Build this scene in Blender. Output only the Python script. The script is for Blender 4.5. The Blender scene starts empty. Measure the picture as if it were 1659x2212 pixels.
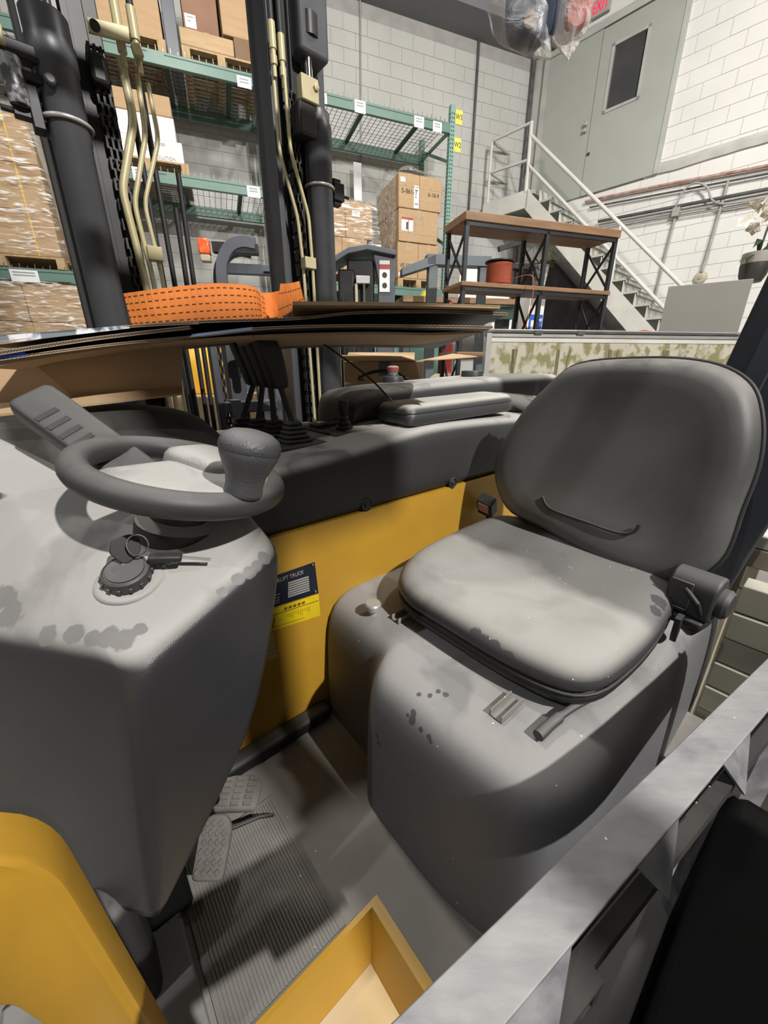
import bpy, bmesh, math, random
from mathutils import Vector, Matrix, noise as mnoise

random.seed(7)
SC = bpy.context.scene
COL = SC.collection

# ---------------------------------------------------------------- camera
cam_data = bpy.data.cameras.new('camera')
cam = bpy.data.objects.new('camera', cam_data)
COL.objects.link(cam)
cam.location = (0, 0, 1.5)
cam.rotation_euler = (math.radians(90 - 20.7), 0, 0)
cam_data.sensor_fit = 'HORIZONTAL'
cam_data.sensor_width = 36
cam_data.lens = 36 * 831 / 1659
cam_data.clip_start = 0.02
SC.camera = cam

# ---------------------------------------------------------------- world, exposure
w = bpy.data.worlds.new('world')
SC.world = w
w.use_nodes = True
w.node_tree.nodes['Background'].inputs[0].default_value = (0.95, 0.97, 1, 1)
w.node_tree.nodes['Background'].inputs[1].default_value = 0.03
vs = SC.view_settings
vs.view_transform = 'Standard'
vs.look = 'None'
vs.gamma = 1
vs.use_curve_mapping = False
vs.exposure = 0.12

# ---------------------------------------------------------------- lamps of the hall
def area(name, loc, target, size, power, col=(1, .96, .9), spread=180):
    l = bpy.data.lights.new(name, 'AREA')
    l.shape = 'DISK'
    l.size = size
    l.energy = power
    l.color = col
    l.spread = math.radians(spread)
    o = bpy.data.objects.new(name, l)
    COL.objects.link(o)
    o.location = loc
    o.rotation_euler = (Vector(target) - Vector(loc)).to_track_quat('-Z', 'Y').to_euler()
    return o
LAMPS = [
    ('key_lamp', (3.4, -2.7, 5.65), (0.6, 1.0, 1.0), .15, 520, (1, .97, .93)),
    ('bay_lamp', (-1.2, 2.6, 6.6), (-1.2, 4.6, 2.6), .6, 200, (1, .96, .9)),
    ('bay_lamp', (3.2, 2.6, 6.6), (3.6, 6.0, 3.5), .6, 225, (1, .96, .9)),
    ('bay_lamp', (-3.5, -3.0, 6.6), (0.5, 1.0, 1.0), .12, 85, (.97, .98, 1)),
]
for n, p, t, s, e, c in LAMPS:
    area(n, p, t, s, e, c)

# ---------------------------------------------------------------- materials
def mat(name, c1, c2=None, scale=8, rough=.6, metal=0, bump=0, bscale=60, dust=0, dcol=(.40, .385, .36), dscale=9,
        stretch=(1, 1, 1), spec=.5, detail=4, speck=0, coat=0, dlo=.25, dhi=.9, contrast=(.35, .65), wiped=None, patch=.45, world=False, spots=None, spotcol=(.05, .05, .054)):
    m = bpy.data.materials.new(name)
    m.use_nodes = True
    nt = m.node_tree
    N, L = nt.nodes, nt.links
    b = N['Principled BSDF']
    b.inputs['Roughness'].default_value = rough
    b.inputs['Metallic'].default_value = metal
    b.inputs['Specular IOR Level'].default_value = spec
    b.inputs['Coat Weight'].default_value = coat
    c2 = c2 or tuple(x * .82 for x in c1)
    tc = N.new('ShaderNodeTexCoord')
    mp = N.new('ShaderNodeMapping')
    mp.inputs['Scale'].default_value = stretch
    if world:
        gp = N.new('ShaderNodeNewGeometry'); L.new(gp.outputs['Position'], mp.inputs[0])
    else:
        L.new(tc.outputs['Object'], mp.inputs[0])
    n = N.new('ShaderNodeTexNoise')
    n.inputs['Scale'].default_value = scale
    n.inputs['Detail'].default_value = detail
    L.new(mp.outputs[0], n.inputs['Vector'])
    r = N.new('ShaderNodeMapRange')
    r.inputs['From Min'].default_value, r.inputs['From Max'].default_value = contrast
    L.new(n.outputs['Fac'], r.inputs['Value'])
    mx = N.new('ShaderNodeMix')
    mx.data_type = 'RGBA'
    mx.inputs[6].default_value = (*c1, 1)
    mx.inputs[7].default_value = (*c2, 1)
    L.new(r.outputs[0], mx.inputs[0])
    out = mx.outputs[2]
    if dust:   # settled dust lies on upward faces, rubbed off in patches
        g = N.new('ShaderNodeNewGeometry')
        sx = N.new('ShaderNodeSeparateXYZ')
        L.new(g.outputs['Normal'], sx.inputs[0])
        r2 = N.new('ShaderNodeMapRange')
        r2.interpolation_type = 'SMOOTHSTEP'
        r2.inputs['From Min'].default_value = dlo
        r2.inputs['From Max'].default_value = dhi
        L.new(sx.outputs['Z'], r2.inputs['Value'])
        n2 = N.new('ShaderNodeTexNoise')
        n2.inputs['Scale'].default_value = dscale
        n2.inputs['Detail'].default_value = 6
        n2.inputs['Distortion'].default_value = .7
        L.new(tc.outputs['Object'], n2.inputs['Vector'])
        r3 = N.new('ShaderNodeMapRange')
        r3.inputs['From Min'].default_value = .34
        r3.inputs['From Max'].default_value = .47
        r3.inputs['To Min'].default_value = patch
        L.new(n2.outputs['Fac'], r3.inputs['Value'])
        mu = N.new('ShaderNodeMath'); mu.operation = 'MULTIPLY'
        L.new(r2.outputs[0], mu.inputs[0]); L.new(r3.outputs[0], mu.inputs[1])
        mu2 = N.new('ShaderNodeMath'); mu2.operation = 'MULTIPLY'
        L.new(mu.outputs[0], mu2.inputs[0]); mu2.inputs[1].default_value = dust
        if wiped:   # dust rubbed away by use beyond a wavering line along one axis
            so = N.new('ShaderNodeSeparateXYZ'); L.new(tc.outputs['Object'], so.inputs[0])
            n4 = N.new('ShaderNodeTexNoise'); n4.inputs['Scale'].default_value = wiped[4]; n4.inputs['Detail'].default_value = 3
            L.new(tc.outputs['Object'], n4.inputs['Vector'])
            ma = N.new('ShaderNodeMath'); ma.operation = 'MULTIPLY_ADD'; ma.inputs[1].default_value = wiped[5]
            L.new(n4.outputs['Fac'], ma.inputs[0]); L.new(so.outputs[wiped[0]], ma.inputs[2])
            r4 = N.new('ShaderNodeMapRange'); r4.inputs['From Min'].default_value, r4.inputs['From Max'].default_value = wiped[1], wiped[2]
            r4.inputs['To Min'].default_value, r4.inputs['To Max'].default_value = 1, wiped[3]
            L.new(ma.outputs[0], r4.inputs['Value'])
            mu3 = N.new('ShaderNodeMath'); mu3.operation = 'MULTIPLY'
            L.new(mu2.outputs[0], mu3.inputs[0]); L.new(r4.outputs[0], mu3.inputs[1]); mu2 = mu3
        m2 = N.new('ShaderNodeMix'); m2.data_type = 'RGBA'
        L.new(mu2.outputs[0], m2.inputs[0]); L.new(out, m2.inputs[6])
        m2.inputs[7].default_value = (*dcol, 1)
        out = m2.outputs[2]
        rr = N.new('ShaderNodeMapRange')
        rr.inputs['To Min'].default_value = rough; rr.inputs['To Max'].default_value = .9
        L.new(mu2.outputs[0], rr.inputs['Value']); L.new(rr.outputs[0], b.inputs['Roughness'])
    if spots:   # rubbed finger and hand marks: soft blots around given points of the object
        acc = None
        n5 = N.new('ShaderNodeTexNoise'); n5.inputs['Scale'].default_value = 55; n5.inputs['Detail'].default_value = 4
        L.new(tc.outputs['Object'], n5.inputs['Vector'])
        for sx, sy, sz, sr in spots:
            dn = N.new('ShaderNodeVectorMath'); dn.operation = 'DISTANCE'
            L.new(tc.outputs['Object'], dn.inputs[0]); dn.inputs[1].default_value = (sx, sy, sz)
            ad = N.new('ShaderNodeMath'); ad.operation = 'MULTIPLY_ADD'; ad.inputs[1].default_value = sr * 1.3
            L.new(n5.outputs['Fac'], ad.inputs[0]); L.new(dn.outputs['Value'], ad.inputs[2])
            mr = N.new('ShaderNodeMapRange'); mr.inputs['From Min'].default_value = sr * 1.45; mr.inputs['From Max'].default_value = sr * 1.65
            mr.inputs['To Min'].default_value = .85; mr.inputs['To Max'].default_value = 0
            L.new(ad.outputs[0], mr.inputs['Value'])
            if acc is None: acc = mr.outputs[0]
            else:
                mxm = N.new('ShaderNodeMath'); mxm.operation = 'MAXIMUM'
                L.new(acc, mxm.inputs[0]); L.new(mr.outputs[0], mxm.inputs[1]); acc = mxm.outputs[0]
        m5 = N.new('ShaderNodeMix'); m5.data_type = 'RGBA'
        L.new(acc, m5.inputs[0]); L.new(out, m5.inputs[6]); m5.inputs[7].default_value = (*spotcol, 1)
        out = m5.outputs[2]
    if speck:
        v = N.new('ShaderNodeTexVoronoi')
        v.inputs['Scale'].default_value = speck
        L.new(tc.outputs['Object'], v.inputs['Vector'])
        sw = N.new('ShaderNodeSeparateColor'); L.new(v.outputs['Color'], sw.inputs[0])
        a1 = N.new('ShaderNodeMath'); a1.operation = 'LESS_THAN'; a1.inputs[1].default_value = .085
        L.new(v.outputs['Distance'], a1.inputs[0])
        a2 = N.new('ShaderNodeMath'); a2.operation = 'LESS_THAN'; a2.inputs[1].default_value = .10
        L.new(sw.outputs[0], a2.inputs[0])
        a3 = N.new('ShaderNodeMath'); a3.operation = 'MULTIPLY'
        L.new(a1.outputs[0], a3.inputs[0]); L.new(a2.outputs[0], a3.inputs[1])
        m3 = N.new('ShaderNodeMix'); m3.data_type = 'RGBA'
        L.new(a3.outputs[0], m3.inputs[0]); L.new(out, m3.inputs[6]); m3.inputs[7].default_value = (.85, .85, .8, 1)
        out = m3.outputs[2]
    L.new(out, b.inputs['Base Color'])
    if bump:
        n3 = N.new('ShaderNodeTexNoise')
        n3.inputs['Scale'].default_value = bscale
        n3.inputs['Detail'].default_value = 3
        L.new(mp.outputs[0], n3.inputs['Vector'])
        bp = N.new('ShaderNodeBump')
        bp.inputs['Strength'].default_value = bump
        bp.inputs['Distance'].default_value = .004
        L.new(n3.outputs['Fac'], bp.inputs['Height'])
        L.new(bp.outputs[0], b.inputs['Normal'])
    return m

def film_mat(name, fac=(.1, .5), scale=9, stretch=(1, 1, 4), col=(.95, .93, .9), rough=.18, bump=.9, lo=.4, hi=.75, detail=5):
    m = bpy.data.materials.new(name)
    m.use_nodes = True
    nt = m.node_tree; N, L = nt.nodes, nt.links
    N.remove(N['Principled BSDF'])
    out = N['Material Output']
    tc = N.new('ShaderNodeTexCoord'); mp = N.new('ShaderNodeMapping'); mp.inputs['Scale'].default_value = stretch
    L.new(tc.outputs['Object'], mp.inputs[0])
    n = N.new('ShaderNodeTexNoise'); n.inputs['Scale'].default_value = scale; n.inputs['Detail'].default_value = detail
    n.inputs['Distortion'].default_value = 1.2
    L.new(mp.outputs[0], n.inputs['Vector'])
    r = N.new('ShaderNodeMapRange'); r.inputs['From Min'].default_value = lo; r.inputs['From Max'].default_value = hi
    r.inputs['To Min'].default_value, r.inputs['To Max'].default_value = fac
    L.new(n.outputs['Fac'], r.inputs['Value'])
    bp = N.new('ShaderNodeBump'); bp.inputs['Strength'].default_value = bump; bp.inputs['Distance'].default_value = .02
    L.new(n.outputs['Fac'], bp.inputs['Height'])
    t = N.new('ShaderNodeBsdfTransparent')
    gl = N.new('ShaderNodeBsdfPrincipled')
    gl.inputs['Base Color'].default_value = (*col, 1); gl.inputs['Roughness'].default_value = rough
    L.new(bp.outputs[0], gl.inputs['Normal'])
    mx = N.new('ShaderNodeMixShader')
    L.new(r.outputs[0], mx.inputs[0]); L.new(t.outputs[0], mx.inputs[1]); L.new(gl.outputs[0], mx.inputs[2])
    L.new(mx.outputs[0], out.inputs['Surface'])
    return m

def glow(name, col, e):
    m = bpy.data.materials.new(name); m.use_nodes = True
    b = m.node_tree.nodes['Principled BSDF']
    b.inputs['Base Color'].default_value = (*col, 1)
    b.inputs['Emission Color'].default_value = (*col, 1); b.inputs['Emission Strength'].default_value = e
    return m

X = {}
X['plastic'] = mat('dusty_dark_plastic', (.026, .026, .028), (.032, .031, .032), 5, .5, bump=.12, bscale=620, dust=1, dcol=(.43, .42, .395), dscale=6, dlo=.35, dhi=.9)
X['dash'] = mat('dusty_dashboard_plastic', (.026, .026, .028), (.032, .031, .032), 5, .33, bump=.14, bscale=560, dust=1, dcol=(.40, .39, .37), dscale=6, dlo=.45, dhi=.82, patch=.7, spotcol=(.19, .188, .182), spots=[(0.004,0.517,1.176,0.018),(-0.01,0.532,1.18,0.016),(0.022,0.52,1.181,0.01),(-0.026,0.543,1.177,0.012),(0.16,0.537,1.197,0.01),(0.181,0.542,1.199,0.012),(0.21,0.556,1.208,0.012),(0.194,0.547,1.203,0.011),(-0.11,0.691,1.2,0.022),(-0.107,0.659,1.186,0.022),(-0.072,0.596,1.175,0.016),(-0.043,0.567,1.179,0.014),(0.131,0.527,1.189,0.008)])
X['plastic_clean'] = mat('dark_plastic', (.024, .025, .027), None, 6, .5, bump=.1, bscale=620, dust=.35, dcol=(.2, .19, .18))
X['pedestal'] = mat('grey_plastic', (.125, .125, .133), (.14, .14, .146), 4, .55, bump=.14, bscale=560, dust=.75, dcol=(.33, .32, .305), dscale=6, speck=55, spots=[(0.428,0.416,0.833,0.008),(0.422,0.412,0.822,0.01),(0.4215,0.387,0.82,0.007),(0.421,0.365,0.82,0.006),(0.421,0.358,0.815,0.005),(0.422,0.427,0.823,0.005),(0.399,0.499,0.714,0.007),(0.398,0.493,0.698,0.006),(0.494,0.389,0.861,0.007),(0.488,0.405,0.861,0.006),(0.457,0.43,0.853,0.006),(0.47,0.41,0.857,0.005)])
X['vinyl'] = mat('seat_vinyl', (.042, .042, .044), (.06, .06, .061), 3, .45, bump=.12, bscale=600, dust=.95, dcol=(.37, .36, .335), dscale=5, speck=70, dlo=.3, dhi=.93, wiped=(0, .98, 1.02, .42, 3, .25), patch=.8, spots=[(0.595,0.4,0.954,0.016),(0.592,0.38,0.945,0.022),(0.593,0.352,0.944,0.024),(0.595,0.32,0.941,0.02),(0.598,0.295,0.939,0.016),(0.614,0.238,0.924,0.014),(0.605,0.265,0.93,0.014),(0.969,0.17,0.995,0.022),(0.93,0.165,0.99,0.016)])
X['pad'] = mat('armrest_vinyl', (.042, .042, .044), (.05, .05, .05), 3, .45, dust=1, dcol=(.52, .51, .47), dscale=3, dlo=.4, dhi=.85, patch=.9)
X['vinyl_back'] = mat('backrest_vinyl', (.06, .06, .06), (.095, .093, .09), 3.2, .45, bump=.1, bscale=600, dust=.6, dcol=(.36, .35, .32), dlo=.2, dhi=.8)
X['rubber'] = mat('black_rubber', (.018, .018, .019), None, 8, .55, dust=.25, dcol=(.2, .19, .17))
X['wheel'] = mat('wheel_rubber', (.034, .034, .036), (.045, .045, .045), 5, .48, bump=.12, bscale=600, dust=.3, dcol=(.34, .335, .315), dlo=.1, dhi=1, dscale=6)
X['hub'] = mat('wheel_hub_plastic', (.12, .12, .12), (.2, .2, .195), 6, .55, bump=.3, bscale=300, dust=1, dcol=(.40, .39, .37), dlo=.1, dhi=.8)
X['knobm'] = mat('knob_leather', (.06, .06, .065), (.07, .07, .075), 6, .42, bump=.3, bscale=330, dust=.3, dcol=(.3, .3, .3))
X['yellow'] = mat('yellow_paint', (.47, .262, .027), (.41, .222, .024), 5, .42, bump=.12, bscale=30, contrast=(.4, .8))
X['yellow_dirty'] = mat('dusty_yellow_paint', (.58, .43, .22), (.64, .52, .34), 6, .6, bump=.2, bscale=60, speck=60)
X['steel_grey'] = mat('mast_grey_paint', (.068, .070, .078), (.082, .084, .092), 6, .42, metal=.15, bump=.1, bscale=40, dust=.3, dcol=(.2, .2, .19))
X['black'] = mat('shaded_black', (.008, .008, .008), None, 8, .8, spec=.08)  # near-black with the deep shade put into the colour
X['steel_black'] = mat('greasy_steel', (.018, .018, .02), (.03, .029, .028), 9, .45, metal=.3)
X['chain'] = mat('chain_steel', (.035, .034, .033), (.06, .058, .055), 30, .55, metal=.3)
X['chrome'] = mat('chrome', (.75, .75, .76), None, 5, .12, metal=1)
X['brass'] = mat('yellow_zinc', (.46, .40, .22), (.52, .46, .28), 12, .45, metal=.15, dust=.3, dcol=(.5, .45, .33))
X['beam'] = mat('dusty_grey_steel', (.15, .15, .165), (.30, .30, .30), 16, .5, bump=.15, bscale=60, stretch=(1, 3, 1), dust=.55, dcol=(.38, .375, .37), dscale=12, speck=60)
X['dark_metal'] = mat('dark_machine_metal', (.03, .03, .03), (.06, .055, .05), 10, .6)
X['card'] = mat('cardboard', (.49, .335, .19), (.45, .30, .165), 3, .8, bump=.1, bscale=40, stretch=(1, 1, 6))
X['card_light'] = mat('pale_cardboard', (.52, .37, .22), (.47, .32, .18), 4, .8, stretch=(1, 1, 6))
X['card_dark'] = mat('printed_black_card', (.02, .022, .032), (.035, .032, .035), 5, .5)
X['card_print'] = mat('printed_white_card', (.55, .57, .60), (.05, .07, .09), 22, .45, contrast=(.47, .53), stretch=(1, 1, .4))
X['card_blue'] = mat('printed_blue_card', (.03, .12, .55), (.55, .6, .75), 25, .45, contrast=(.6, .66))
X['flute'] = mat('cardboard_flute', (.50, .36, .23), (.4, .27, .15), 30, .9)
X['orange'] = mat('orange_webbing', (.84, .25, .045), (.72, .20, .035), 10, .75, bump=.6, bscale=160, stretch=(1, 1, .25))
X['orange_stitch'] = mat('dark_stitch', (.12, .035, .01), None, 10, .8)
X['rack'] = mat('rack_green', (.115, .205, .165), (.13, .225, .185), 6, .45)
X['rack_pale'] = mat('rack_upright_green', (.20, .34, .285), (.22, .37, .31), 6, .45)
X['rack_dark'] = mat('rack_hole', (.02, .06, .05), None, 6, .6)
X['wire'] = mat('deck_wire', (.22, .23, .22), None, 6, .4, metal=.5)
X['tag'] = mat('white_label', (.82, .82, .82), (.78, .78, .78), 20, .6)
X['ink'] = mat('ink', (.05, .05, .05), None, 6, .7)
X['ink_grey'] = mat('grey_ink', (.35, .35, .37), None, 6, .7)
X['ytag'] = mat('yellow_label', (.82, .75, .12), None, 6, .6)
X['white_box'] = mat('white_card', (.83, .82, .79), None, 5, .7)
X['pallet'] = mat('pallet_wood', (.50, .36, .20), (.40, .27, .14), 6, .8, stretch=(6, 1, 1))
X['strapy'] = mat('yellow_strap', (.8, .55, .08), None, 5, .5)
X['block'] = mat('painted_block', (.53, .53, .505), (.48, .48, .455), 1.3, .65, bump=.3, bscale=50, world=True)
X['block_white'] = mat('white_painted_block', (.75, .74, .71), (.69, .68, .65), 1.3, .65, bump=.3, bscale=50, world=True)
X['mortar'] = mat('painted_mortar', (.38, .375, .355), (.33, .325, .31), 5, .8)
X['mortar_w'] = mat('white_painted_mortar', (.52, .51, .48), (.44, .43, .40), 5, .8)
X['door'] = mat('grey_green_door', (.38, .393, .36), (.36, .373, .34), 3, .55)
X['doorframe'] = mat('grey_door_frame', (.47, .48, .45), None, 3, .55)
X['glass_dark'] = mat('dark_door_glass', (.05, .052, .055), (.07, .07, .07), 2, .12)
X['ceil'] = mat('ceiling_grey', (.22, .22, .23), None, 2, .9)
X['girder'] = mat('dark_girder', (.17, .175, .19), (.2, .2, .21), 2, .8)
X['floor'] = mat('concrete_floor', (.30, .285, .26), (.22, .21, .19), 2, .7, bump=.2)
X['stair'] = mat('stair_white_paint', (.66, .65, .60), (.58, .57, .52), 4, .55)
X['tread'] = mat('stair_tread_paint', (.46, .47, .43), (.40, .41, .38), 6, .6)
X['pipe_dark'] = mat('dark_conduit', (.06, .06, .06), (.1, .1, .1), 9, .5)
X['pipe'] = mat('grey_conduit', (.38, .37, .35), (.3, .29, .27), 9, .5)
X['pipe_red'] = mat('red_pipe', (.35, .12, .09), (.45, .35, .3), 9, .6)
X['wood'] = mat('brown_shelf_wood', (.30, .175, .09), (.22, .125, .062), 4, .55, stretch=(1, 8, 8))
X['shelf_metal'] = mat('dark_shelf_metal', (.045, .048, .055), None, 6, .45, metal=.3)
X['copper'] = mat('red_copper_wire', (.55, .17, .10), (.42, .12, .07), 4, .4, stretch=(1, 1, 60))
X['leaf'] = mat('pale_green_leaf', (.30, .36, .12), (.42, .45, .2), 8, .5)
X['leaf_dark'] = mat('dark_green_leaf', (.05, .09, .04), None, 8, .45)
X['petal'] = mat('cream_petal', (.80, .75, .62), (.7, .64, .5), 8, .6)
X['pot_glass'] = mat('mirror_mosaic_pot', (.7, .7, .7), (.25, .25, .25), 40, .2, metal=.6, contrast=(.45, .55))
X['pot_dark'] = mat('dark_pot', (.05, .045, .04), None, 8, .4)
X['pot_grey'] = mat('grey_pot_rim', (.35, .32, .29), None, 8, .6)
X['greyboard'] = mat('grey_board', (.255, .245, .22), (.27, .26, .235), 2, .6)
X['alu'] = mat('aluminium', (.62, .61, .59), None, 6, .35, metal=.5)
X['marble'] = mat('pale_marble', (.62, .59, .53), (.72, .70, .66), 5, .25, contrast=(.3, .7))
X['cream'] = mat('cream_paint', (.50, .44, .33), (.46, .40, .3), 4, .5)
X['plank'] = mat('pale_stone_plank', (.36, .34, .27), (.27, .26, .2), 5, .35, contrast=(.35, .65), dust=.5, dcol=(.6, .58, .5))
X['post'] = mat('slate_post_paint', (.035, .040, .050), (.042, .047, .058), 4, .45)
X['truck_grey'] = mat('stacker_grey_paint', (.085, .095, .115), (.1, .11, .13), 5, .45)
X['truck_bluegrey'] = mat('table_frame_paint', (.11, .135, .15), None, 5, .5)
X['amber'] = mat('orange_lens', (.85, .10, .03), (.95, .2, .06), 30, .2)
X['redm'] = mat('red_plastic', (.5, .06, .05), (.35, .05, .04), 9, .45)
X['pink'] = mat('faded_red_button', (.60, .28, .30), None, 9, .5)
X['mat_rubber'] = mat('ribbed_floor_mat', (.10, .097, .09), (.13, .126, .118), 9, .8, dust=.6, dcol=(.26, .245, .22), speck=60)
X['floor_plate'] = mat('dusty_floor_plate', (.20, .19, .17), (.26, .245, .22), 5, .85, bump=.2, speck=60)
X['pedal'] = mat('dusty_pedal_rubber', (.13, .122, .11), (.17, .16, .145), 18, .9)
X['navy'] = mat('navy_cloth', (.03, .04, .07), None, 12, .9)
X['salmon'] = mat('faded_red_cloth', (.62, .20, .15), None, 12, .9)
X['brown'] = mat('brown_leather', (.38, .24, .12), None, 12, .7)
X['exit'] = glow('exit_red', (1, .015, .06), 1.1)
X['lens'] = glow('lamp_lens', (1, .96, .9), 6)
X['film'] = film_mat('stretch_film', (.04, .85), 4.5, (1, 1, 7), rough=.2, bump=1.0, lo=.52, hi=.66, detail=2.5)
X['film_loose'] = film_mat('loose_film', (.10, .7), 9, (1.5, 1.5, 1.5), rough=.25, bump=1.3)
X['bag'] = film_mat('clear_plastic_bag', (.10, .62), 9, (2, 2, 2), (.9, .92, .93), .12, 1)
X['bag_seal'] = film_mat('sealed_bag_corner', (.6, .9), 12, (2, 2, 2), (.85, .83, .76), .3, 1)
X['torn'] = film_mat('hanging_clear_sheet', (.25, .6), 4, (1, 1, 1), (.45, .44, .38), .3, .5)

# ---------------------------------------------------------------- mesh helpers
class MB:
    def __init__(s): s.v, s.f = [], []
    def add(s, vs, fs):
        o = len(s.v)
        s.v += [tuple(p) for p in vs]
        s.f += [tuple(i + o for i in f) for f in fs]
        return s
    def box(s, c, d, rot=None):
        x, y, z = d[0] / 2, d[1] / 2, d[2] / 2
        P = [Vector((a * x, b * y, e * z)) for e in (-1, 1) for b in (-1, 1) for a in (-1, 1)]
        if rot is not None: P = [rot @ p for p in P]
        c = Vector(c)
        return s.add([c + p for p in P], [(0, 2, 3, 1), (4, 5, 7, 6), (0, 1, 5, 4), (2, 6, 7, 3), (0, 4, 6, 2), (1, 3, 7, 5)])
    def bb(s, a, b):
        return s.box([(a[i] + b[i]) / 2 for i in range(3)], [abs(a[i] - b[i]) for i in range(3)])
    def hexa(s, bot, top):   # two quads joined
        return s.add(list(bot) + list(top), [(3, 2, 1, 0), (4, 5, 6, 7)] + [(i, (i + 1) % 4, (i + 1) % 4 + 4, i + 4) for i in range(4)])
    def slab(s, quad, th):   # quad with thickness along its normal
        q = [Vector(p) for p in quad]
        n = (q[1] - q[0]).cross(q[-1] - q[0]).normalized() * th
        k = len(q)
        return s.add(q + [p - n for p in q], [tuple(range(k)), tuple(range(2 * k - 1, k - 1, -1))] + [(i + k, (i + 1) % k + k, (i + 1) % k, i) for i in range(k)])
    def bar(s, p, q, wd, ht, up=(0, 0, 1)):
        p, q = Vector(p), Vector(q)
        d = (q - p).normalized(); u = Vector(up)
        if abs(d.dot(u)) > .98: u = Vector((0, 1, 0))
        a = d.cross(u).normalized() * wd / 2; b = a.cross(d).normalized() * ht / 2
        return s.hexa([p - a - b, p + a - b, p + a + b, p - a + b], [q - a - b, q + a - b, q + a + b, q - a + b])
    def tube(s, path, r, n=10, caps=True, closed=False):
        P = [Vector(p) for p in path]; k = len(P)
        R = r if isinstance(r, (list, tuple)) else [r] * k
        t0 = (P[1] - P[0]).normalized()
        u = t0.orthogonal().normalized()
        vs = []
        for i in range(k):
            if closed: t = (P[(i + 1) % k] - P[i - 1]).normalized()
            else: t = (P[min(i + 1, k - 1)] - P[max(i - 1, 0)]).normalized()
            u = (u - t * u.dot(t)).normalized(); w_ = t.cross(u)
            vs += [P[i] + (u * math.cos(j * 2 * math.pi / n) + w_ * math.sin(j * 2 * math.pi / n)) * R[i] for j in range(n)]
        fs = []
        for i in range(k if closed else k - 1):
            for j in range(n):
                i2 = (i + 1) % k
                fs.append((i * n + j, i * n + (j + 1) % n, i2 * n + (j + 1) % n, i2 * n + j))
        if caps and not closed:
            fs += [tuple(range(n - 1, -1, -1)), tuple(range((k - 1) * n, k * n))]
        return s.add(vs, fs)
    def cyl(s, p, q, r, n=20, r2=None):
        return s.tube([p, q], [r, r if r2 is None else r2], n)
    def lathe(s, prof, n=24, c=(0, 0, 0), M=None, sx=1, sy=1):   # prof: (r, z)
        c = Vector(c); vs = []
        for r, z in prof:
            for j in range(n):
                a = j * 2 * math.pi / n
                p = Vector((r * math.cos(a) * sx, r * math.sin(a) * sy, z))
                vs.append(c + (M @ p if M is not None else p))
        fs = [(i * n + j, i * n + (j + 1) % n, (i + 1) * n + (j + 1) % n, (i + 1) * n + j) for i in range(len(prof) - 1) for j in range(n)]
        fs += [tuple(range(n - 1, -1, -1)), tuple(range((len(prof) - 1) * n, len(prof) * n))]
        return s.add(vs, fs)
    def loft(s, rings, cap0=True, cap1=True, closed=True):
        n = len(rings[0]); vs = [p for r in rings for p in r]
        fs = [(i * n + j, i * n + (j + 1) % n, (i + 1) * n + (j + 1) % n, (i + 1) * n + j) for i in range(len(rings) - 1) for j in range(n if closed else n - 1)]
        if cap0: fs.append(tuple(range(n - 1, -1, -1)))
        if cap1: fs.append(tuple(range((len(rings) - 1) * n, len(rings) * n)))
        return s.add(vs, fs)
    def prism(s, poly, z0, z1):
        n = len(poly)
        return s.loft([[(x, y, z0) for x, y in poly], [(x, y, z1) for x, y in poly]])
    def build(s, name, m, parent=None, smooth=None, bevel=0, seg=2, sub=0, weld=False):
        me = bpy.data.meshes.new(name)
        me.from_pydata(s.v, [], s.f)
        if weld or smooth is not None or bevel:
            bm = bmesh.new(); bm.from_mesh(me)
            bmesh.ops.remove_doubles(bm, verts=bm.verts, dist=1e-5)
            bmesh.ops.recalc_face_normals(bm, faces=bm.faces)
            bm.to_mesh(me); bm.free()
        me.materials.append(m)
        o = bpy.data.objects.new(name, me)
        COL.objects.link(o)
        if parent is not None: o.parent = parent
        if bevel:
            md = o.modifiers.new('bevel', 'BEVEL'); md.width = bevel; md.segments = seg; md.limit_method = 'ANGLE'; md.angle_limit = math.radians(35)
            md.harden_normals = False
            if smooth is None: smooth = 40
        if sub:
            md = o.modifiers.new('sub', 'SUBSURF'); md.levels = md.render_levels = sub
        if smooth is not None:
            me.shade_smooth()
            me.set_sharp_from_angle(angle=math.radians(smooth))
        return o

def thing(name, label, cat, loc=(0, 0, 0), rz=0, group=None):
    o = bpy.data.objects.new(name, None)
    COL.objects.link(o)
    o.location = loc; o.rotation_euler = (0, 0, math.radians(rz)); o.empty_display_size = .1
    return tag(o, label, cat, group)
def tag(o, label, cat, group=None, kind=None):
    o['label'] = label; o['category'] = cat
    if group: o['group'] = group
    if kind: o['kind'] = kind
    return o
def struct(o):
    o['kind'] = 'structure'
    return o
def lab(o, label):
    o['label'] = label
    return o
def text(body, m, parent, loc, size, rot, name='lettering', ext=.0004, align='CENTER', sx=1):
    cu = bpy.data.curves.new(name, 'FONT')
    cu.body = body; cu.size = size; cu.extrude = ext; cu.align_x = align; cu.align_y = 'CENTER'
    cu.materials.append(m)
    tmp = bpy.data.objects.new(name, cu); COL.objects.link(tmp)
    me = bpy.data.meshes.new_from_object(tmp.evaluated_get(bpy.context.evaluated_depsgraph_get()))
    bpy.data.objects.remove(tmp)
    me.materials.clear(); me.materials.append(m)
    o = bpy.data.objects.new(name, me); COL.objects.link(o)
    o.parent = parent; o.location = loc; o.rotation_euler = rot; o.scale = (sx, 1, 1)
    return o
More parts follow.
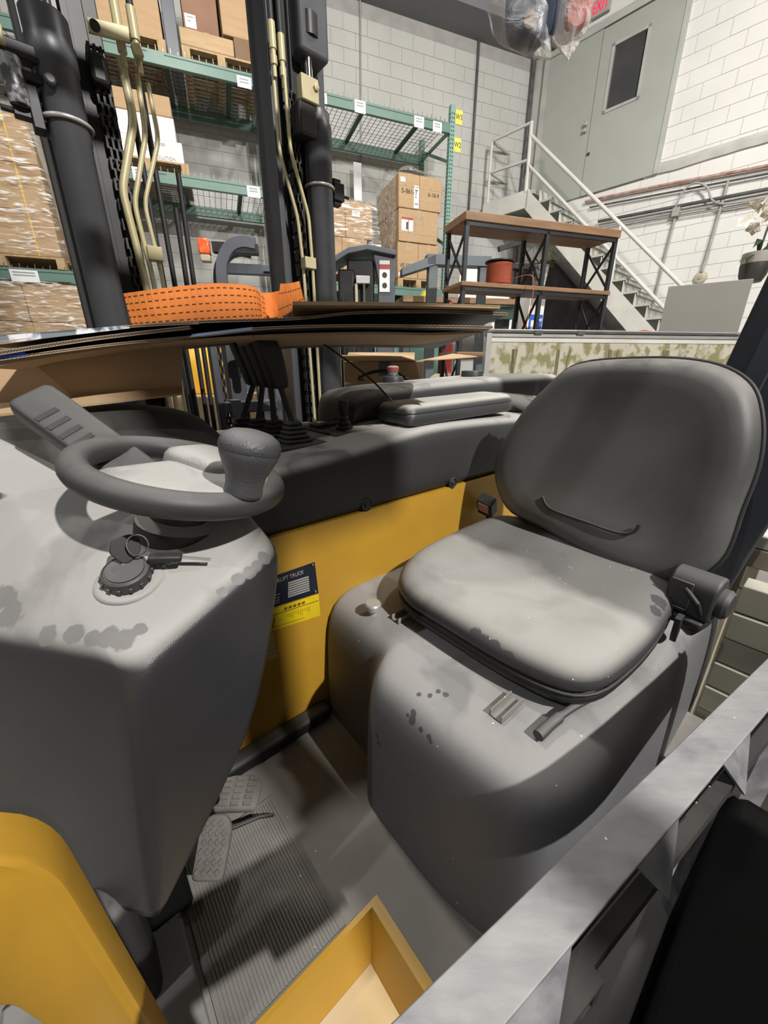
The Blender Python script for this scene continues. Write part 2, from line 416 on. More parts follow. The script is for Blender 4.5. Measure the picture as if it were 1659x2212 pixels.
def rring(cor, rad, n=5):   # closed ring through corners rounded by quadratic curves
    k = len(cor); out = []
    rad = rad if isinstance(rad, (list, tuple)) else [rad] * k
    for i in range(k):
        p, a, b = Vector(cor[i]), Vector(cor[i - 1]), Vector(cor[(i + 1) % k])
        ra = min(rad[i], (a - p).length * .49); rb = min(rad[i], (b - p).length * .49)
        s_, e_ = p + (a - p).normalized() * ra, p + (b - p).normalized() * rb
        for j in range(n):
            t = j / (n - 1)
            out.append(s_ * (1 - t) ** 2 + p * 2 * t * (1 - t) + e_ * t * t)
    return out
def smooth_path(pts, n=8, closed=False):   # Catmull-Rom
    P = [Vector(p) for p in pts]; out = []; k = len(P)
    for i in range(k if closed else k - 1):
        if closed: a, b, c, d = P[i - 1], P[i], P[(i + 1) % k], P[(i + 2) % k]
        else: a, b, c, d = P[max(i - 1, 0)], P[i], P[i + 1], P[min(i + 2, k - 1)]
        for j in range(n):
            t = j / n
            out.append(.5 * (2 * b + (c - a) * t + (2 * a - 5 * b + 4 * c - d) * t * t + (3 * b - a - 3 * c + d) * t ** 3))
    if not closed: out.append(P[-1])
    return out
def lerp(a, b, t): return Vector(a) * (1 - t) + Vector(b) * t

# ---------------------------------------------------------------- the hall
def to_world(rz, x, y):
    a = math.radians(rz)
    return (x * math.cos(a) - y * math.sin(a), x * math.sin(a) + y * math.cos(a))
RB, RD = 21.3, -48.0          # directions of the back wall and of the door wall
corner = (2.81, 9.59)
pl = (2.81 - 14 * math.cos(math.radians(RB)), 9.59 - 14 * math.sin(math.radians(RB))); pf = (-5.6, -7.4); pr = (2.81 + 16 * math.cos(math.radians(RD)), 9.59 + 16 * math.sin(math.radians(RD)))
hall = [corner, pl, pf, pr]
ctr = Vector((2.5, 1.5))
def out(p, d=.3):
    v = Vector(p) - ctr
    return tuple(Vector(p) + v.normalized() * d)
struct(MB().prism(hall, -.2, 0).build('floor', X['floor']))
struct(MB().prism(hall, 7.6, 7.8).build('ceiling', X['ceil']))
def wall(name, p, q, m, th=.25):
    p, q = Vector(p), Vector(q); d = (q - p).normalized(); n = Vector((d.y, -d.x))
    if (ctr - p).dot(n) > 0: n = -n
    poly = [p, q, q + n * th, p + n * th]
    return struct(MB().prism([tuple(v) for v in poly], 0, 7.6).build(name, m, weld=True, smooth=30))
wall('wall_left', pl, pf, X['block'])
wall('wall_front', pf, pr, X['block'])
wall_back = wall('wall_back', corner, pl, X['mortar'])
wall_right = wall('wall_right', corner, pr, X['mortar_w'])

def block_wall(owner, rz, yface, x0, x1, z0, z1, m, skip, near, bw=.4, bh=.2, gap=.006, proud=.006, key=None, halves=()):
    """Courses of painted blocks standing proud of their mortar; the largest in view as parts, the rest as one part."""
    spots = []
    zi = 0
    z = z0
    while z < z1 - .05:
        x = x0 + (bw / 2 if zi % 2 else 0)
        while x < x1 - .05:
            cx, cz = x + bw / 2, z + bh / 2
            if not skip(cx, cz): spots.append((cx, cz))
            x += bw
        z += bh; zi += 1
    spots.sort(key=lambda s: near(*s))
    me_src = None
    tmp = MB().box((0, 0, 0), (bw - gap, proud * 2, bh - gap)).build('block', m)
    me_src = tmp.data
    bpy.data.objects.remove(tmp)
    inv = owner.matrix_world.inverted()
    hm = MB().box((0, 0, 0), (bw / 2 - gap, proud * 2, bh - gap)).build('block', m); hme = hm.data; bpy.data.objects.remove(hm)
    for hx, hz in halves:
        o = bpy.data.objects.new('block', hme); COL.objects.link(o); o.parent = owner
        p = to_world(rz, hx, yface); o.location = (p[0], p[1], hz); o.rotation_euler = (0, 0, math.radians(rz))
    for cx, cz in spots[:300 - len(halves)]:
        o = bpy.data.objects.new('block', me_src); COL.objects.link(o)
        o.parent = owner
        p = to_world(rz, cx, yface)
        j = random.uniform(-.0015, .0015)
        o.location = (p[0] + j, p[1] + j, cz); o.rotation_euler = (0, 0, math.radians(rz))
    if spots[300 - len(halves):]:
        b = MB()
        R = Matrix.Rotation(math.radians(rz), 3, 'Z')
        for cx, cz in spots[300 - len(halves):]:
            p = to_world(rz, cx, yface)
            b.box((p[0], p[1], cz), (bw - gap, proud * 2, bh - gap), R)
        o = b.build('far_blocks', m, owner); o['kind'] = 'stuff'
def dist_key(rz, yface):
    def f(cx, cz):
        p = to_world(rz, cx, yface)
        return math.hypot(p[0], p[1], cz - 1.5)
    return f
YB = 9.59 * math.cos(math.radians(RB)) - 2.81 * math.sin(math.radians(RB))
YD = 9.59 * math.cos(math.radians(RD)) - 2.81 * math.sin(math.radians(RD))
block_wall(wall_back, RB, YB, -4.6, 6.1, 1.4, 6.6, X['block'], lambda x, z: False, dist_key(RB, YB))
def skip_r(x, z): return -5.05 < x < -2.72 and 4.4 < z < 6.8 or (-5.3 < x < -2.2 and z < 2)
block_wall(wall_right, RD, YD, -5.24, 3.2, 1.2, 7.4, X['block_white'], skip_r, lambda x, z: abs(x - -1.2) + abs(z - 4.2) * .9, halves=[(-2.74, 1.3 + .2 * i) for i in range(17, 28, 2)])

# ================================================================ the reach truck (local axes: x towards the seat back, y towards the mast)
TR = thing('reach_truck', 'grey and yellow forklift truck with dusty black seat, small steering wheel and tall mast', 'forklift', (0, 0, 0), 40)

# ---- platform and step
fl = MB()
fl.bb((-.35, .372, .40), (1.35, .86, .46)); fl.bb((.292, .0, .40), (1.35, .372, .46))
fl.build('platform', X['floor_plate'], TR)
ch = MB(); ch.bb((-.3, .86, .12), (1.78, 1.45, .46)); ch.bb((.3, .05, .10), (1.35, .86, .40)); ch.bb((-.3, .9, .46), (1.78, 1.40, 1.06))
ch.build('chassis', X['dark_metal'], TR)
mt = lab(MB().bb((-.02, .375, .46), (.215, .70, .4655)).build('floor_mat', X['mat_rubber'], TR), 'ribbed rubber mat by the pedals')
rb = MB()
for i in range(34):
    a = -.01 + i * .0064
    rb.bb((a, .375, .4655), (a + .0034, .69, .4675))
o = rb.build('rib', X['mat_rubber'], mt); o['kind'] = 'stuff'
lab(MB().bb((-.30, .34, .462), (-.03, .66, .475)).build('floor_panel', X['pedestal'], TR, bevel=.006), 'smooth grey floor panel under the dashboard')
st = MB()
st.add([(-.25, .372, .462), (.292, .372, .462), (.292, .0, .462), (.272, .0, .462), (.272, .362, .462), (-.25, .362, .462)], [(0, 1, 4, 5), (1, 2, 3, 4)])
st.add([(-.25, .362, .462), (.272, .362, .462), (.272, .0, .462), (-.25, .335, .345), (.245, .335, .345), (.245, 0, .345)], [(0, 1, 4, 3), (1, 2, 5, 4)])
st.add([(-.25, .372, .462), (.292, .372, .462), (.292, 0, .462), (-.25, .372, .34), (.292, .372, .34), (.292, 0, .34)], [(0, 3, 4, 1), (1, 4, 5, 2)])
so = lab(st.build('step_well', X['yellow'], TR, smooth=30), 'yellow sunken step at the entrance')
MB().bb((-.25, 0, .335), (.245, .335, .347)).build('tread_plate', X['yellow_dirty'], so)
# ---- yellow side wall, plates on it
yw = lab(MB().bb((-.3, .85, .44), (1.55, .88, 1.10)).build('side_panel', X['yellow'], TR), 'yellow painted steel panel behind the seat box')
lab(MB().bb((.06, .80, .46), (.46, .849, .505)).build('kick_strip', X['rubber'], TR, bevel=.012), 'black rubber strip along the foot of the yellow panel')
y0 = .8485
dp = MB().slab([(0.347,0.849,0.994), (0.323,0.849,0.905), (0.467,0.849,0.892), (0.462,0.849,0.994)], .0015)
dpo = lab(dp.build('data_plate', mat('navy_plate', (.012, .016, .03), None, 5, .35), yw, weld=True), 'dark data plate with silver lines')
q = [Vector((0.302,0.847,0.998)), Vector((0.276,0.847,0.91)), Vector((0.466,0.847,0.894)), Vector((0.461,0.847,0.995))]
def on_plate(u, v): return (q[0] * (1 - u) + q[3] * u) * (1 - v) + (q[1] * (1 - u) + q[2] * u) * v
ln = MB()
for i in range(7):
    v = .36 + i * .072
    ln.slab([on_plate(.50, v), on_plate(.50, v + .05), on_plate(.86, v + .05), on_plate(.86, v)], .0003)
for v in (.62, .72, .8, .88): ln.slab([on_plate(.26, v), on_plate(.26, v + .02), on_plate(.37, v + .02), on_plate(.37, v)], .0003)
ln.build('engraved_line', X['alu'], dpo)
e = (q[3] - q[0]).normalized(); dn = (q[1] - q[0]).normalized()
tz = math.atan2(e.z, math.hypot(e.x, e.y))
text('FORKLIFT TRUCK', X['alu'], dpo, on_plate(.47, .2), .016, (math.radians(90), -tz, 0), sx=.8)
for u, v in ((.95, .06), (.95, .92)):
    p = on_plate(u, v); MB().lathe([(.004, 0), (.004, .002), (.002, .004)], 10, p, Matrix.Rotation(math.radians(90), 3, 'X')).build('rivet', X['chrome'], dpo, smooth=40)
ys = mat('bright_yellow_sticker', (.75, .55, .01), (.62, .45, .02), 12, .4)
stk = MB().slab([(0.323,0.849,0.899), (0.296,0.849,0.838), (0.468,0.849,0.814), (0.467,0.849,0.888)], .001).build('load_chart', ys, yw, weld=True)
lab(stk, 'bright yellow load chart sticker')
sq = [Vector((0.322,0.848,0.9)), Vector((0.296,0.848,0.839)), Vector((0.467,0.848,0.816)), Vector((0.466,0.848,0.889))]
def on_st(u, v): return (sq[0] * (1 - u) + sq[3] * u) * (1 - v) + (sq[1] * (1 - u) + sq[2] * u) * v
k = MB()
for a_, b_, c_, d_ in ((.02, .27, .99, .30), (.12, .42, .14, .88), (.12, .86, .7, .88), (.03, .34, .05, .95)):
    k.slab([on_st(a_, b_), on_st(a_, d_), on_st(c_, d_), on_st(c_, b_)], .0002)
for i in range(5): k.slab([on_st(.28 + i * .09, .10), on_st(.28 + i * .09, .22), on_st(.34 + i * .09, .22), on_st(.34 + i * .09, .10)], .0002)
for i in range(14):
    u = .34 + i * .035; k.slab([on_st(u, .42), on_st(u, .42 + .05 * (i % 5) + .1), on_st(u + .004, .42 + .05 * (i % 5) + .1), on_st(u + .004, .42)], .0002)
k.build('printed_line', mat('olive_ink', (.16, .11, .01), None, 5, .6), stk)
s2 = lab(MB().slab([(0.283,0.849,0.833), (0.248,0.849,0.755), (0.326,0.849,0.742), (0.319,0.849,0.833)], .0008).build('notice_sticker', mat('faded_yellow_sticker', (.62, .46, .10), None, 5, .5), yw, weld=True), 'faded yellow notice half hidden by the dashboard')
k = MB()
n0 = [Vector((0.283,0.848,0.834)), Vector((0.248,0.848,0.757)), Vector((0.325,0.848,0.743)), Vector((0.319,0.848,0.834))]
for v in (.3, .45, .62, .8):
    k.slab([n0[0] * (1 - v) + n0[1] * v, n0[0] * (.96 - v) + n0[1] * (v + .04), n0[3] * (.96 - v) + n0[2] * (v + .04), n0[3] * (1 - v) + n0[2] * v], .0002)
k.build('printed_line', X['ink_grey'], s2)

# ---- console along the mast side
ST = [(-.25, 1.255, 1.262), (.25, 1.262, 1.27), (.5, 1.275, 1.28), (.68, 1.295, 1.295), (.84, 1.318, 1.318), (.95, 1.325, 1.325), (1.15, 1.322, 1.322), (1.5, 1.308, 1.315), (1.9, 1.30, 1.31)]
rings = []
for a, zf, zt in ST:
    rings.append([(a, .85, 1.087), (a, .85, 1.12), (a, .850, zf - .10), (a, .851, zf - .05), (a, .857, zf - .022), (a, .873, zf - .005), (a, .90, zf), (a, .96, zt), (a, 1.1, zt), (a, 1.3, zt), (a, 1.36, zt - .012), (a, 1.39, zt - .05), (a, 1.39, 1.087)])
con = lab(MB().loft(rings).build('console', X['plastic'], TR, smooth=50, sub=1), 'long grey side console with levers and armrest')
def bolt(p):
    o = MB().lathe([(.0195, -.004), (.0195, .003), (.016, .0045), (.015, .001), (.009, .001), (.008, .006), (.003, .0065), (.003, .004)], 20, p, Matrix.Rotation(math.radians(90), 3, 'X'))
    o.build('bolt_cap', X['plastic_clean'], con, smooth=40)
bolt((.647, .850, 1.12)); bolt((1.032, .850, 1.114))
# recessed lever plate and switch panel
MB().bb((.36, .985, 1.262), (.62, 1.33, 1.290)).build('lever_plate', X['plastic_clean'], con, bevel=.008)
MB().bb((.66, 1.02, 1.285), (.86, 1.33, 1.302)).build('switch_panel', X['plastic_clean'], con, bevel=.004)
sw = MB()
for i in range(3): sw.bb((.68 + i * .045, 1.16, 1.30), (.712 + i * .045, 1.22, 1.314))
sw.build('switch_row', X['rubber'], con, bevel=.003)
lip = lab(MB().bb((.3, 1.36, 1.24), (.80, 1.44, 1.288)).build('console_edge', mat('pale_edge_strip', (.42, .44, .42), None, 5, .5), con, bevel=.006), 'pale strip along the far edge of the console')
# housing behind the armrest
H = []
for a, z, b0, b1 in ((.775, 1.32, 1.10, 1.30), (.785, 1.38, 1.10, 1.34), (.81, 1.412, 1.09, 1.38), (.87, 1.428, 1.09, 1.40), (1.1, 1.438, 1.09, 1.42), (1.42, 1.452, 1.09, 1.42), (1.6, 1.462, 1.0, 1.42), (1.85, 1.47, .95, 1.42), (2.0, 1.47, .95, 1.42)):
    H.append([(a, b0, 1.30), (a, b0, z - .05), (a, b0 + .008, z - .02), (a, b0 + .03, z - .004), (a, b0 + .06, z), (a, b1 - .06, z), (a, b1 - .02, z - .012), (a, b1, z - .05), (a, b1, 1.25)])
lab(MB().loft(H).build('console_housing', X['plastic'], con, smooth=60, sub=1), 'raised dusty housing behind the armrest pad')
H = []
for b, z, a0 in ((.90, 1.31, 1.60), (.93, 1.34, 1.55), (1.0, 1.385, 1.50), (1.1, 1.43, 1.47), (1.2, 1.45, 1.46)):
    H.append([(a0, b, 1.30), (a0 + .005, b, z - .03), (a0 + .03, b, z - .006), (a0 + .08, b, z), (a0 + .5, b, z + .01), (a0 + .5, b, 1.28)])
MB().loft(H).build('housing_shoulder', X['plastic'], con, smooth=60, sub=1)
MB().lathe([(.05, 1.44), (.05, 1.479), (.047, 1.483), (.041, 1.483), (.040, 1.45)], 28, (1.545, 1.2, 0)).build('cup_holder', X['plastic'], con, smooth=40)
pad_c = [(.845, .882), (1.40, .886), (1.43, .90), (1.46, 1.075), (.862, 1.075)]
rg = []
for z, d in ((1.322, .006), (1.328, 0), (1.352, 0), (1.358, -.003), (1.362, 0), (1.374, .004), (1.385, .014), (1.389, .032)):
    cx = sum(p[0] for p in pad_c) / 5; cy = sum(p[1] for p in pad_c) / 5
    rg.append(rring([(x + math.copysign(d, cx - x), y + math.copysign(d, cy - y), z + (x - .84) * .02) for x, y in pad_c], .03))
lab(MB().loft(rg).build('armrest_pad', X['pad'], con, smooth=50), 'dusty padded vinyl armrest with piped edge')
# emergency stop on the far side
es = lab(MB().lathe([(.045, 1.42), (.046, 1.45), (.040, 1.462), (.026, 1.464), (.024, 1.47)], 24, (1.14, 1.30, 0)).build('stop_button', X['plastic_clean'], con, smooth=40), 'emergency stop button with red mushroom head')
MB().lathe([(.021, 1.464), (.020, 1.476)], 20, (1.14, 1.30, 0)).build('collar', mat('green_collar', (.1, .3, .26), None, 5, .5), es, smooth=40)
MB().lathe([(.021, 1.476), (.024, 1.486), (.025, 1.497), (.021, 1.502), (.010, 1.504)], 24, (1.14, 1.30, 0)).build('mushroom_head', mat('dusty_red', (.35, .09, .07), None, 8, .6, dust=.8, dcol=(.5, .42, .38)), es, smooth=40)
# levers
def bellows(c, r0, r1, h, n, sq=False):
    prof = []
    for i in range(n):
        t = i / n; r = r0 + (r1 - r0) * t; dz = h / n
        prof += [(r * .86, i * dz), (r, i * dz + dz * .25), (r, i * dz + dz * .55), (r * .84, i * dz + dz * .85)]
    prof.append((r1 * .6, h))
    if not sq: return MB().lathe(prof, 24, c)
    rg = [rring([(c[0] - r, c[1] - r * .9, c[2] + z), (c[0] + r, c[1] - r * .9, c[2] + z), (c[0] + r, c[1] + r * .9, c[2] + z), (c[0] - r, c[1] + r * .9, c[2] + z)], r * .5, 5) for r, z in prof]
    return MB().loft(rg)
LV = [(.535, 1.055), (.508, 1.12), (.484, 1.185), (.460, 1.25)]
for i, (a, b) in enumerate(LV):
    z0 = 1.278
    bt = bellows((a, b, z0), .052, .018, .072, 6, True).build('lever_boot', X['rubber'], con, smooth=45)
    top = Vector(((0.516,1.08,1.453), (0.517,1.14,1.454), (0.519,1.2,1.455), (0.517,1.26,1.456))[i])
    lv = MB().tube([(a, b, z0 + .065), tuple(lerp((a, b, z0 + .065), top, .5)), tuple(top)], .0085, 10).build('control_lever', X['rubber'], con, smooth=50)
    g = []
    for z, hw, hd, sh in ((-.012, .017, .014, 0), (-.006, .024, .020, 0), (.02, .027, .023, -.004), (.055, .030, .024, -.012), (.09, .032, .025, -.022), (.112, .030, .024, -.030), (.122, .018, .016, -.032)):
        cx, cy = top.x + sh, top.y + .006; z = z + top.z
        g.append(rring([(cx - hw, cy - hd, z), (cx + hw, cy - hd, z), (cx + hw, cy + hd, z), (cx - hw, cy + hd, z)], .012, 4))
    MB().loft(g).build('lever_grip', X['rubber'], lv, smooth=50)
jb = bellows((.739, 1.09, 1.288), .036, .012, .06, 4).build('joystick_boot', X['rubber'], con, smooth=45)
MB().lathe([(.010, 1.34), (.012, 1.352), (.017, 1.362), (.019, 1.385), (.016, 1.396), (.009, 1.398)], 16, (.739, 1.09, 0)).build('joystick', X['rubber'], con, smooth=45)
# thin cable hanging across to the armrest
cb = smooth_path([(0.688,1.15,1.58), (0.75,1.1,1.528), (0.799,1.02,1.464), (0.815,0.93,1.398)], 6)
lab(MB().tube(cb, .0028, 8).build('cable', X['rubber'], con, smooth=60), 'thin black cable slanting down to the armrest')

# ---- dashboard
C1 = Vector((0.002,0.47,1.164)); C1b = Vector((-0.056,0.45,0.755))
C2 = [Vector((0.233,0.555,1.215)), Vector((0.224,0.55,1.158)), Vector((0.207,0.545,1.094)), Vector((0.157,0.52,0.956)), Vector((0.093,0.5,0.873)), Vector((0.035,0.485,0.813)), Vector((-0.053,0.455,0.741))]
C5 = Vector((-0.129,0.683,1.14)); C3 = Vector((.235, .80, 1.285)); C3b = Vector((.05, .845, 1.308)); C4 = Vector((-.13, 1.08, 1.42)); C4b = Vector((-.46, 1.16, 1.47))
C5 = Vector((-.46, 1.06, 1.15))
tk = [0, .12, .26, .45, .63, .8, 1.0]
rings = []
for i in range(6, -1, -1):
    t = tk[i]; zc = C1.z * (1 - t) + C1b.z * t
    c1 = lerp(C1, C1b, t); c2 = C2[i]
    c3 = Vector((c2.x - .03 * t, c2.y + (.27 - .2 * t), c2.z + .1 * (1 - t)))
    c5 = Vector((C5.x + .04 * t, C5.y + .02 * t, c1.z - .30 * t))
    far = [Vector((p.x, p.y, p.z * (1 - t) + (c1.z - .05) * t)) for p in (C3b, C4, C4b)]
    c2.x += .012
    rings.append(([c1, c2, c3] + far + [c5], [.026, .03, .06, .08, .08, .05, .1]))
top5 = rings[-1][0]
def shrink(cs, f, dz):
    c = sum(cs, Vector()) / len(cs)
    return [p + (c - p).normalized() * f + Vector((0, 0, dz)) for p in cs]
for p, dz in zip(top5, (-.030, -.018, -.03, -.03, -.03, -.03, -.03)): p.z += dz
rings[-1] = (top5, [.026, .03, .06, .08, .08, .05, .1])
R_ = [rring(c, r, 7) for c, r in rings]
R_[0:0] = [rring(shrink(rings[0][0], .03, .02), rings[0][1], 7), rring(shrink(rings[0][0], .006, .0), rings[0][1], 7)]
for f, dz in ((.004, .010), (.012, .018), (.026, .024), (.05, .028)):
    R_.append(rring(shrink(top5, f, dz), [.035, .05, .06, .08, .08, .05, .1], 7))
inner = shrink(top5, .05, .028); cc = sum(inner, Vector()) / 7
for s_, dz in ((.75, .004), (.5, .006), (.25, .008), (.03, .009)):
    R_.append(rring([cc + (p - cc) * s_ + Vector((0, 0, dz)) for p in inner], [.04 * s_ + .01, .05 * s_, .06 * s_, .08 * s_, .08 * s_, .05 * s_, .1 * s_], 7))
dash = lab(MB().loft(R_).build('dashboard', X['dash'], TR, smooth=70, sub=1), 'dusty grey dashboard with dark front')
_dg = bpy.context.evaluated_depsgraph_get(); _dg.update()
def on_dash(x, y):
    ok, p, nrm, _ = dash.evaluated_get(_dg).ray_cast(Vector((x, y, 3)), Vector((0, 0, -1)))
    return p, nrm
lab(MB().bb((-.125, .50, .46), (-.078, .60, .74)).build('dashboard_foot', X['plastic_clean'], TR, bevel=.02), 'dark lower part under the dashboard')
lab(MB().bb((-.12, .74, .46), (.10, .84, 1.0)).bb((-.085, .60, .46), (-.005, .84, .80)).build('pedal_shade_box', X['black'], TR, bevel=.01), 'black housing behind the pedals, its colour painting the shade under the dashboard')  # black skirt paints the shade under the dashboard
# cowl between dashboard and console
rg = []
for a, z0, z1, zb in ((.0, 1.345, 1.425, 1.1), (.12, 1.34, 1.42, 1.1), (.26, 1.325, 1.405, 1.1), (.33, 1.29, 1.37, 1.1), (.37, 1.25, 1.31, 1.1)):
    rg.append([(a, .97, zb), (a, .97, z0 - .03), (a, .99, z0), (a, 1.08, z0 + .02), (a, 1.15, z1 - .01), (a, 1.24, z1), (a, 1.34, z1 - .03), (a, 1.37, zb)])
lab(MB().loft(rg).build('cowl', X['rubber'], TR, smooth=60, sub=1), 'dark cowl between dashboard and levers')

# ---- steering wheel
WC = Vector((.141, .671, 1.339)); WR = .14
WM = Matrix.Rotation(.223, 3, 'Y') @ Matrix.Rotation(.137, 3, 'X')     # leans towards the seat
path = [Vector((WR * math.cos(t), WR * math.sin(t), 0)) for t in [i * math.pi / 32 for i in range(64)]]
wheel = lab(MB().tube(path, .0198, 16, closed=True).build('steering_wheel', X['wheel'], TR, smooth=60), 'small dark steering wheel with dusty hub')
wheel.location = WC; wheel.rotation_euler = WM.to_euler()
sd = Vector((math.cos(math.radians(-58)), math.sin(math.radians(-58)), 0)); sp = Vector((-sd.y, sd.x, 0))
def hubring(r, off, z, m=40):
    pts = []
    half = math.acos(max(-1, min(1, off / r)))
    for i in range(m):
        t = -half + 2 * half * i / (m - 1)
        pts.append(sd * (r * math.cos(t)) + sp * (r * math.sin(t)) + Vector((0, 0, z)))
    return rring(pts, .004, 2)
hb = [hubring(.12, -.01, -.026), hubring(.137, -.018, -.012), hubring(.140, -.022, .006), hubring(.136, -.020, .014), hubring(.122, -.015, .0185), hubring(.09, -.006, .020), hubring(.045, 0, .021)]
MB().loft(hb).build('hub', X['hub'], wheel, smooth=50)
rg = []
for z, f in ((.012, 1.0), (.026, .97), (.034, .88), (.038, .70), (.039, .3)):
    c = sd * .012 + sp * .03
    rg.append(rring([c + sd * (x * f) + sp * (y * f) + Vector((0, 0, z)) for x, y in ((-.050, -.05), (.055, -.045), (.065, .035), (.02, .065), (-.048, .05))], .024 * f, 6))
MB().loft(rg).build('horn_cover', X['hub'], wheel, smooth=50)
MB().lathe([(.068, -.13), (.064, -.085), (.046, -.075), (.044, -.015)], 28).build('steering_column', X['plastic'], wheel, smooth=40)
KP = WM.inverted() @ (Vector((0.186,0.541,1.327)) - WC); KP.z = .016
kn = lab(MB().lathe([(.018, -.004), (.0215, 0), (.0222, .004), (.0215, .012), (.0235, .024), (.0285, .036), (.0330, .047), (.0345, .054), (.0343, .0545), (.0352, .0555), (.0346, .062), (.0310, .069), (.023, .074), (.012, .0765), (.003, .077)], 36, KP, Matrix.Scale(1.22, 3), 1, .94).build('spinner_knob', X['knobm'], wheel, smooth=60), 'large leather-grained spinner knob')
MB().lathe([(.0165, -.012), (.020, -.010), (.020, -.002), (.016, 0)], 24, KP).build('knob_base', X['rubber'], kn, smooth=40)

# ---- ignition switch in a shallow dish
_q = (0.029,0.599,1.205); IP, _n = on_dash(_q[0], _q[1]); IM = _n.to_track_quat('Z', 'Y').to_matrix()
MB().lathe([(.046, -.012), (.045, -.004), (.040, .0005), (.034, .001)], 32, IP + Vector((0, 0, .002)), IM).build('switch_dish', X['dash'], dash, smooth=40)
ig = lab(MB().lathe([(.030, 0), (.0305, .010), (.029, .016), (.026, .0185), (.0255, .017), (.024, .017), (.0235, .019), (.004, .020)], 32, IP + Vector((0, -.002, .006)), IM).build('ignition_switch', X['wheel'], dash, smooth=35), 'round ignition switch with dark collar')
nt_ = MB()
for i in range(14):
    t = i * 2 * math.pi / 14
    p = IM @ Vector((.0305 * math.cos(t), .0305 * math.sin(t), .006))
    nt_.box(IP + Vector((0, -.002, .006)) + p, (.004, .004, .007), IM @ Matrix.Rotation(t, 3, 'Z'))
nt_.build('grip_ridge', X['wheel'], ig)

# ---- slotted grab handle behind the wheel
h0, h1 = Vector((0.1,0.74,1.309)), Vector((-0.023,0.9,1.449))
d = (h1 - h0).normalized(); up = Vector((-.25, -.45, .85)); sx_ = d.cross(up).normalized(); up = sx_.cross(d).normalized()
hw, ht = .036, .020
rg = []
for t, f in ((-.03, 1), (.02, 1), (.85, 1.02), (.96, 1.0), (.99, .9), (1.0, .7)):
    c = lerp(h0, h1, t)
    rg.append(rring([c - sx_ * hw * f - up * ht * f, c + sx_ * hw * f - up * ht * f, c + sx_ * hw * f + up * ht * f, c - sx_ * hw * f + up * ht * f], .010, 4))
hd_ = lab(MB().loft(rg).build('grab_handle', X['wheel'], TR, smooth=50), 'grey slotted handle rising behind the steering wheel')
sl = MB(); Mh = Matrix((sx_, d, up)).transposed()
for i in range(6):
    c = lerp(h0, h1, .30 + i * .095) + up * (ht + .0002) - sx_ * .012
    sl.box(c, (.036, .009, .003), Mh)
sl.build('slot', X['rubber'], hd_)
_q = (0.098,0.932,1.285)
gw = lab(MB().lathe([(.010, -.02), (.011, .004), (.007, .006)], 16, on_dash(_q[0], _q[1])[0]).build('cap_nut', X['alu'], dash, smooth=40), 'small round metal cap under the wheel')

# ---- pedals
def pedal(pc, rx, ry, M, studs, name, label):
    base = MB().loft([rring([pc + M @ Vector((x * f, y * f, z)) for x, y in ((-rx, -ry), (rx, -ry), (rx * 1.05, ry * .6), (rx * .55, ry), (-rx * .55, ry), (-rx * 1.05, ry * .6))], .012, 4) for z, f in ((-.014, .9), (-.010, 1), (.002, 1), (.006, .93))])
    p = lab(base.build(name, X['pedal'], TR, smooth=50), label)
    b = MB()
    nx, ny = studs
    DI = ((-1.25, 0), (0, -1.25), (1.25, 0), (0, 1.25)) if name == 'brake_pedal' else ((-1, -1), (1, -1), (1, 1), (-1, 1))
    for i in range(nx):
        for j in range(ny):
            x = (i - (nx - 1) / 2 + (.25 if j % 2 and name == 'brake_pedal' else 0)) * rx * 1.75 / nx; y = (j - (ny - 1) / 2) * ry * 1.75 / ny
            if abs(x) > rx * .6 and y > ry * .6: continue
            w_, h_ = rx * 1.25 / nx / 2, ry * 1.25 / ny / 2
            q0 = [pc + M @ Vector((x + sx * w_, y + sy * h_, .005)) for sx, sy in DI]
            q1 = [pc + M @ Vector((x + sx * w_ * .8, y + sy * h_ * .8, .0095)) for sx, sy in DI]
            b.hexa(q0, q1)
    o = b.build('stud', X['pedal'], p); o['kind'] = 'stuff'
    return p
P1 = Vector((0.05,0.608,0.575))
Mp = Matrix.Rotation(math.radians(-40), 3, 'Z') @ Matrix.Rotation(math.radians(38), 3, 'X') 
pedal(P1, .031, .053, Mp, (4, 6), 'brake_pedal', 'oval pedal with square rubber studs')
P2 = Vector((0.141,0.736,0.5))
M2 = Matrix.Rotation(math.radians(-38), 3, 'Z') @ Matrix.Rotation(math.radians(6), 3, 'X')
pedal(P2, .052, .040, M2, (3, 5), 'foot_pedal', 'wide flat pedal with grid of pads')
MB().tube([P1 + Vector((.0, .03, -.02)), P1 + Vector((-.05, .12, .06)), P1 + Vector((-.06, .2, .2))], .010, 10).build('pedal_arm', X['rubber'], TR, smooth=50)
MB().tube([(0.096,0.653,0.52), (0.154,0.636,0.52), (0.187,0.638,0.49)], .004, 8).build('pedal_rod', X['rubber'], TR, smooth=50)

# ---- yellow guard by the entrance
gy = [(-.55, 1.125), (-.155, 1.125), (-.098, 1.06), (-.074, .44), (-.135, .44), (-.15, .78), (-.17, .93), (-.55, .93)]
rg = []
for b, f in ((.378, -.007), (.381, -.002), (.386, 0), (.43, 0)):
    rg.append(rring([(x + f * (1 if x > -.13 else -1), b, z + f * (1 if z > 1 else -.6)) for x, z in gy], [.0, .045, .06, .01, .01, .05, .04, .0], 6))
lab(MB().loft(rg).build('entrance_guard', X['yellow'], TR, smooth=35), 'yellow steel guard post beside the entrance')

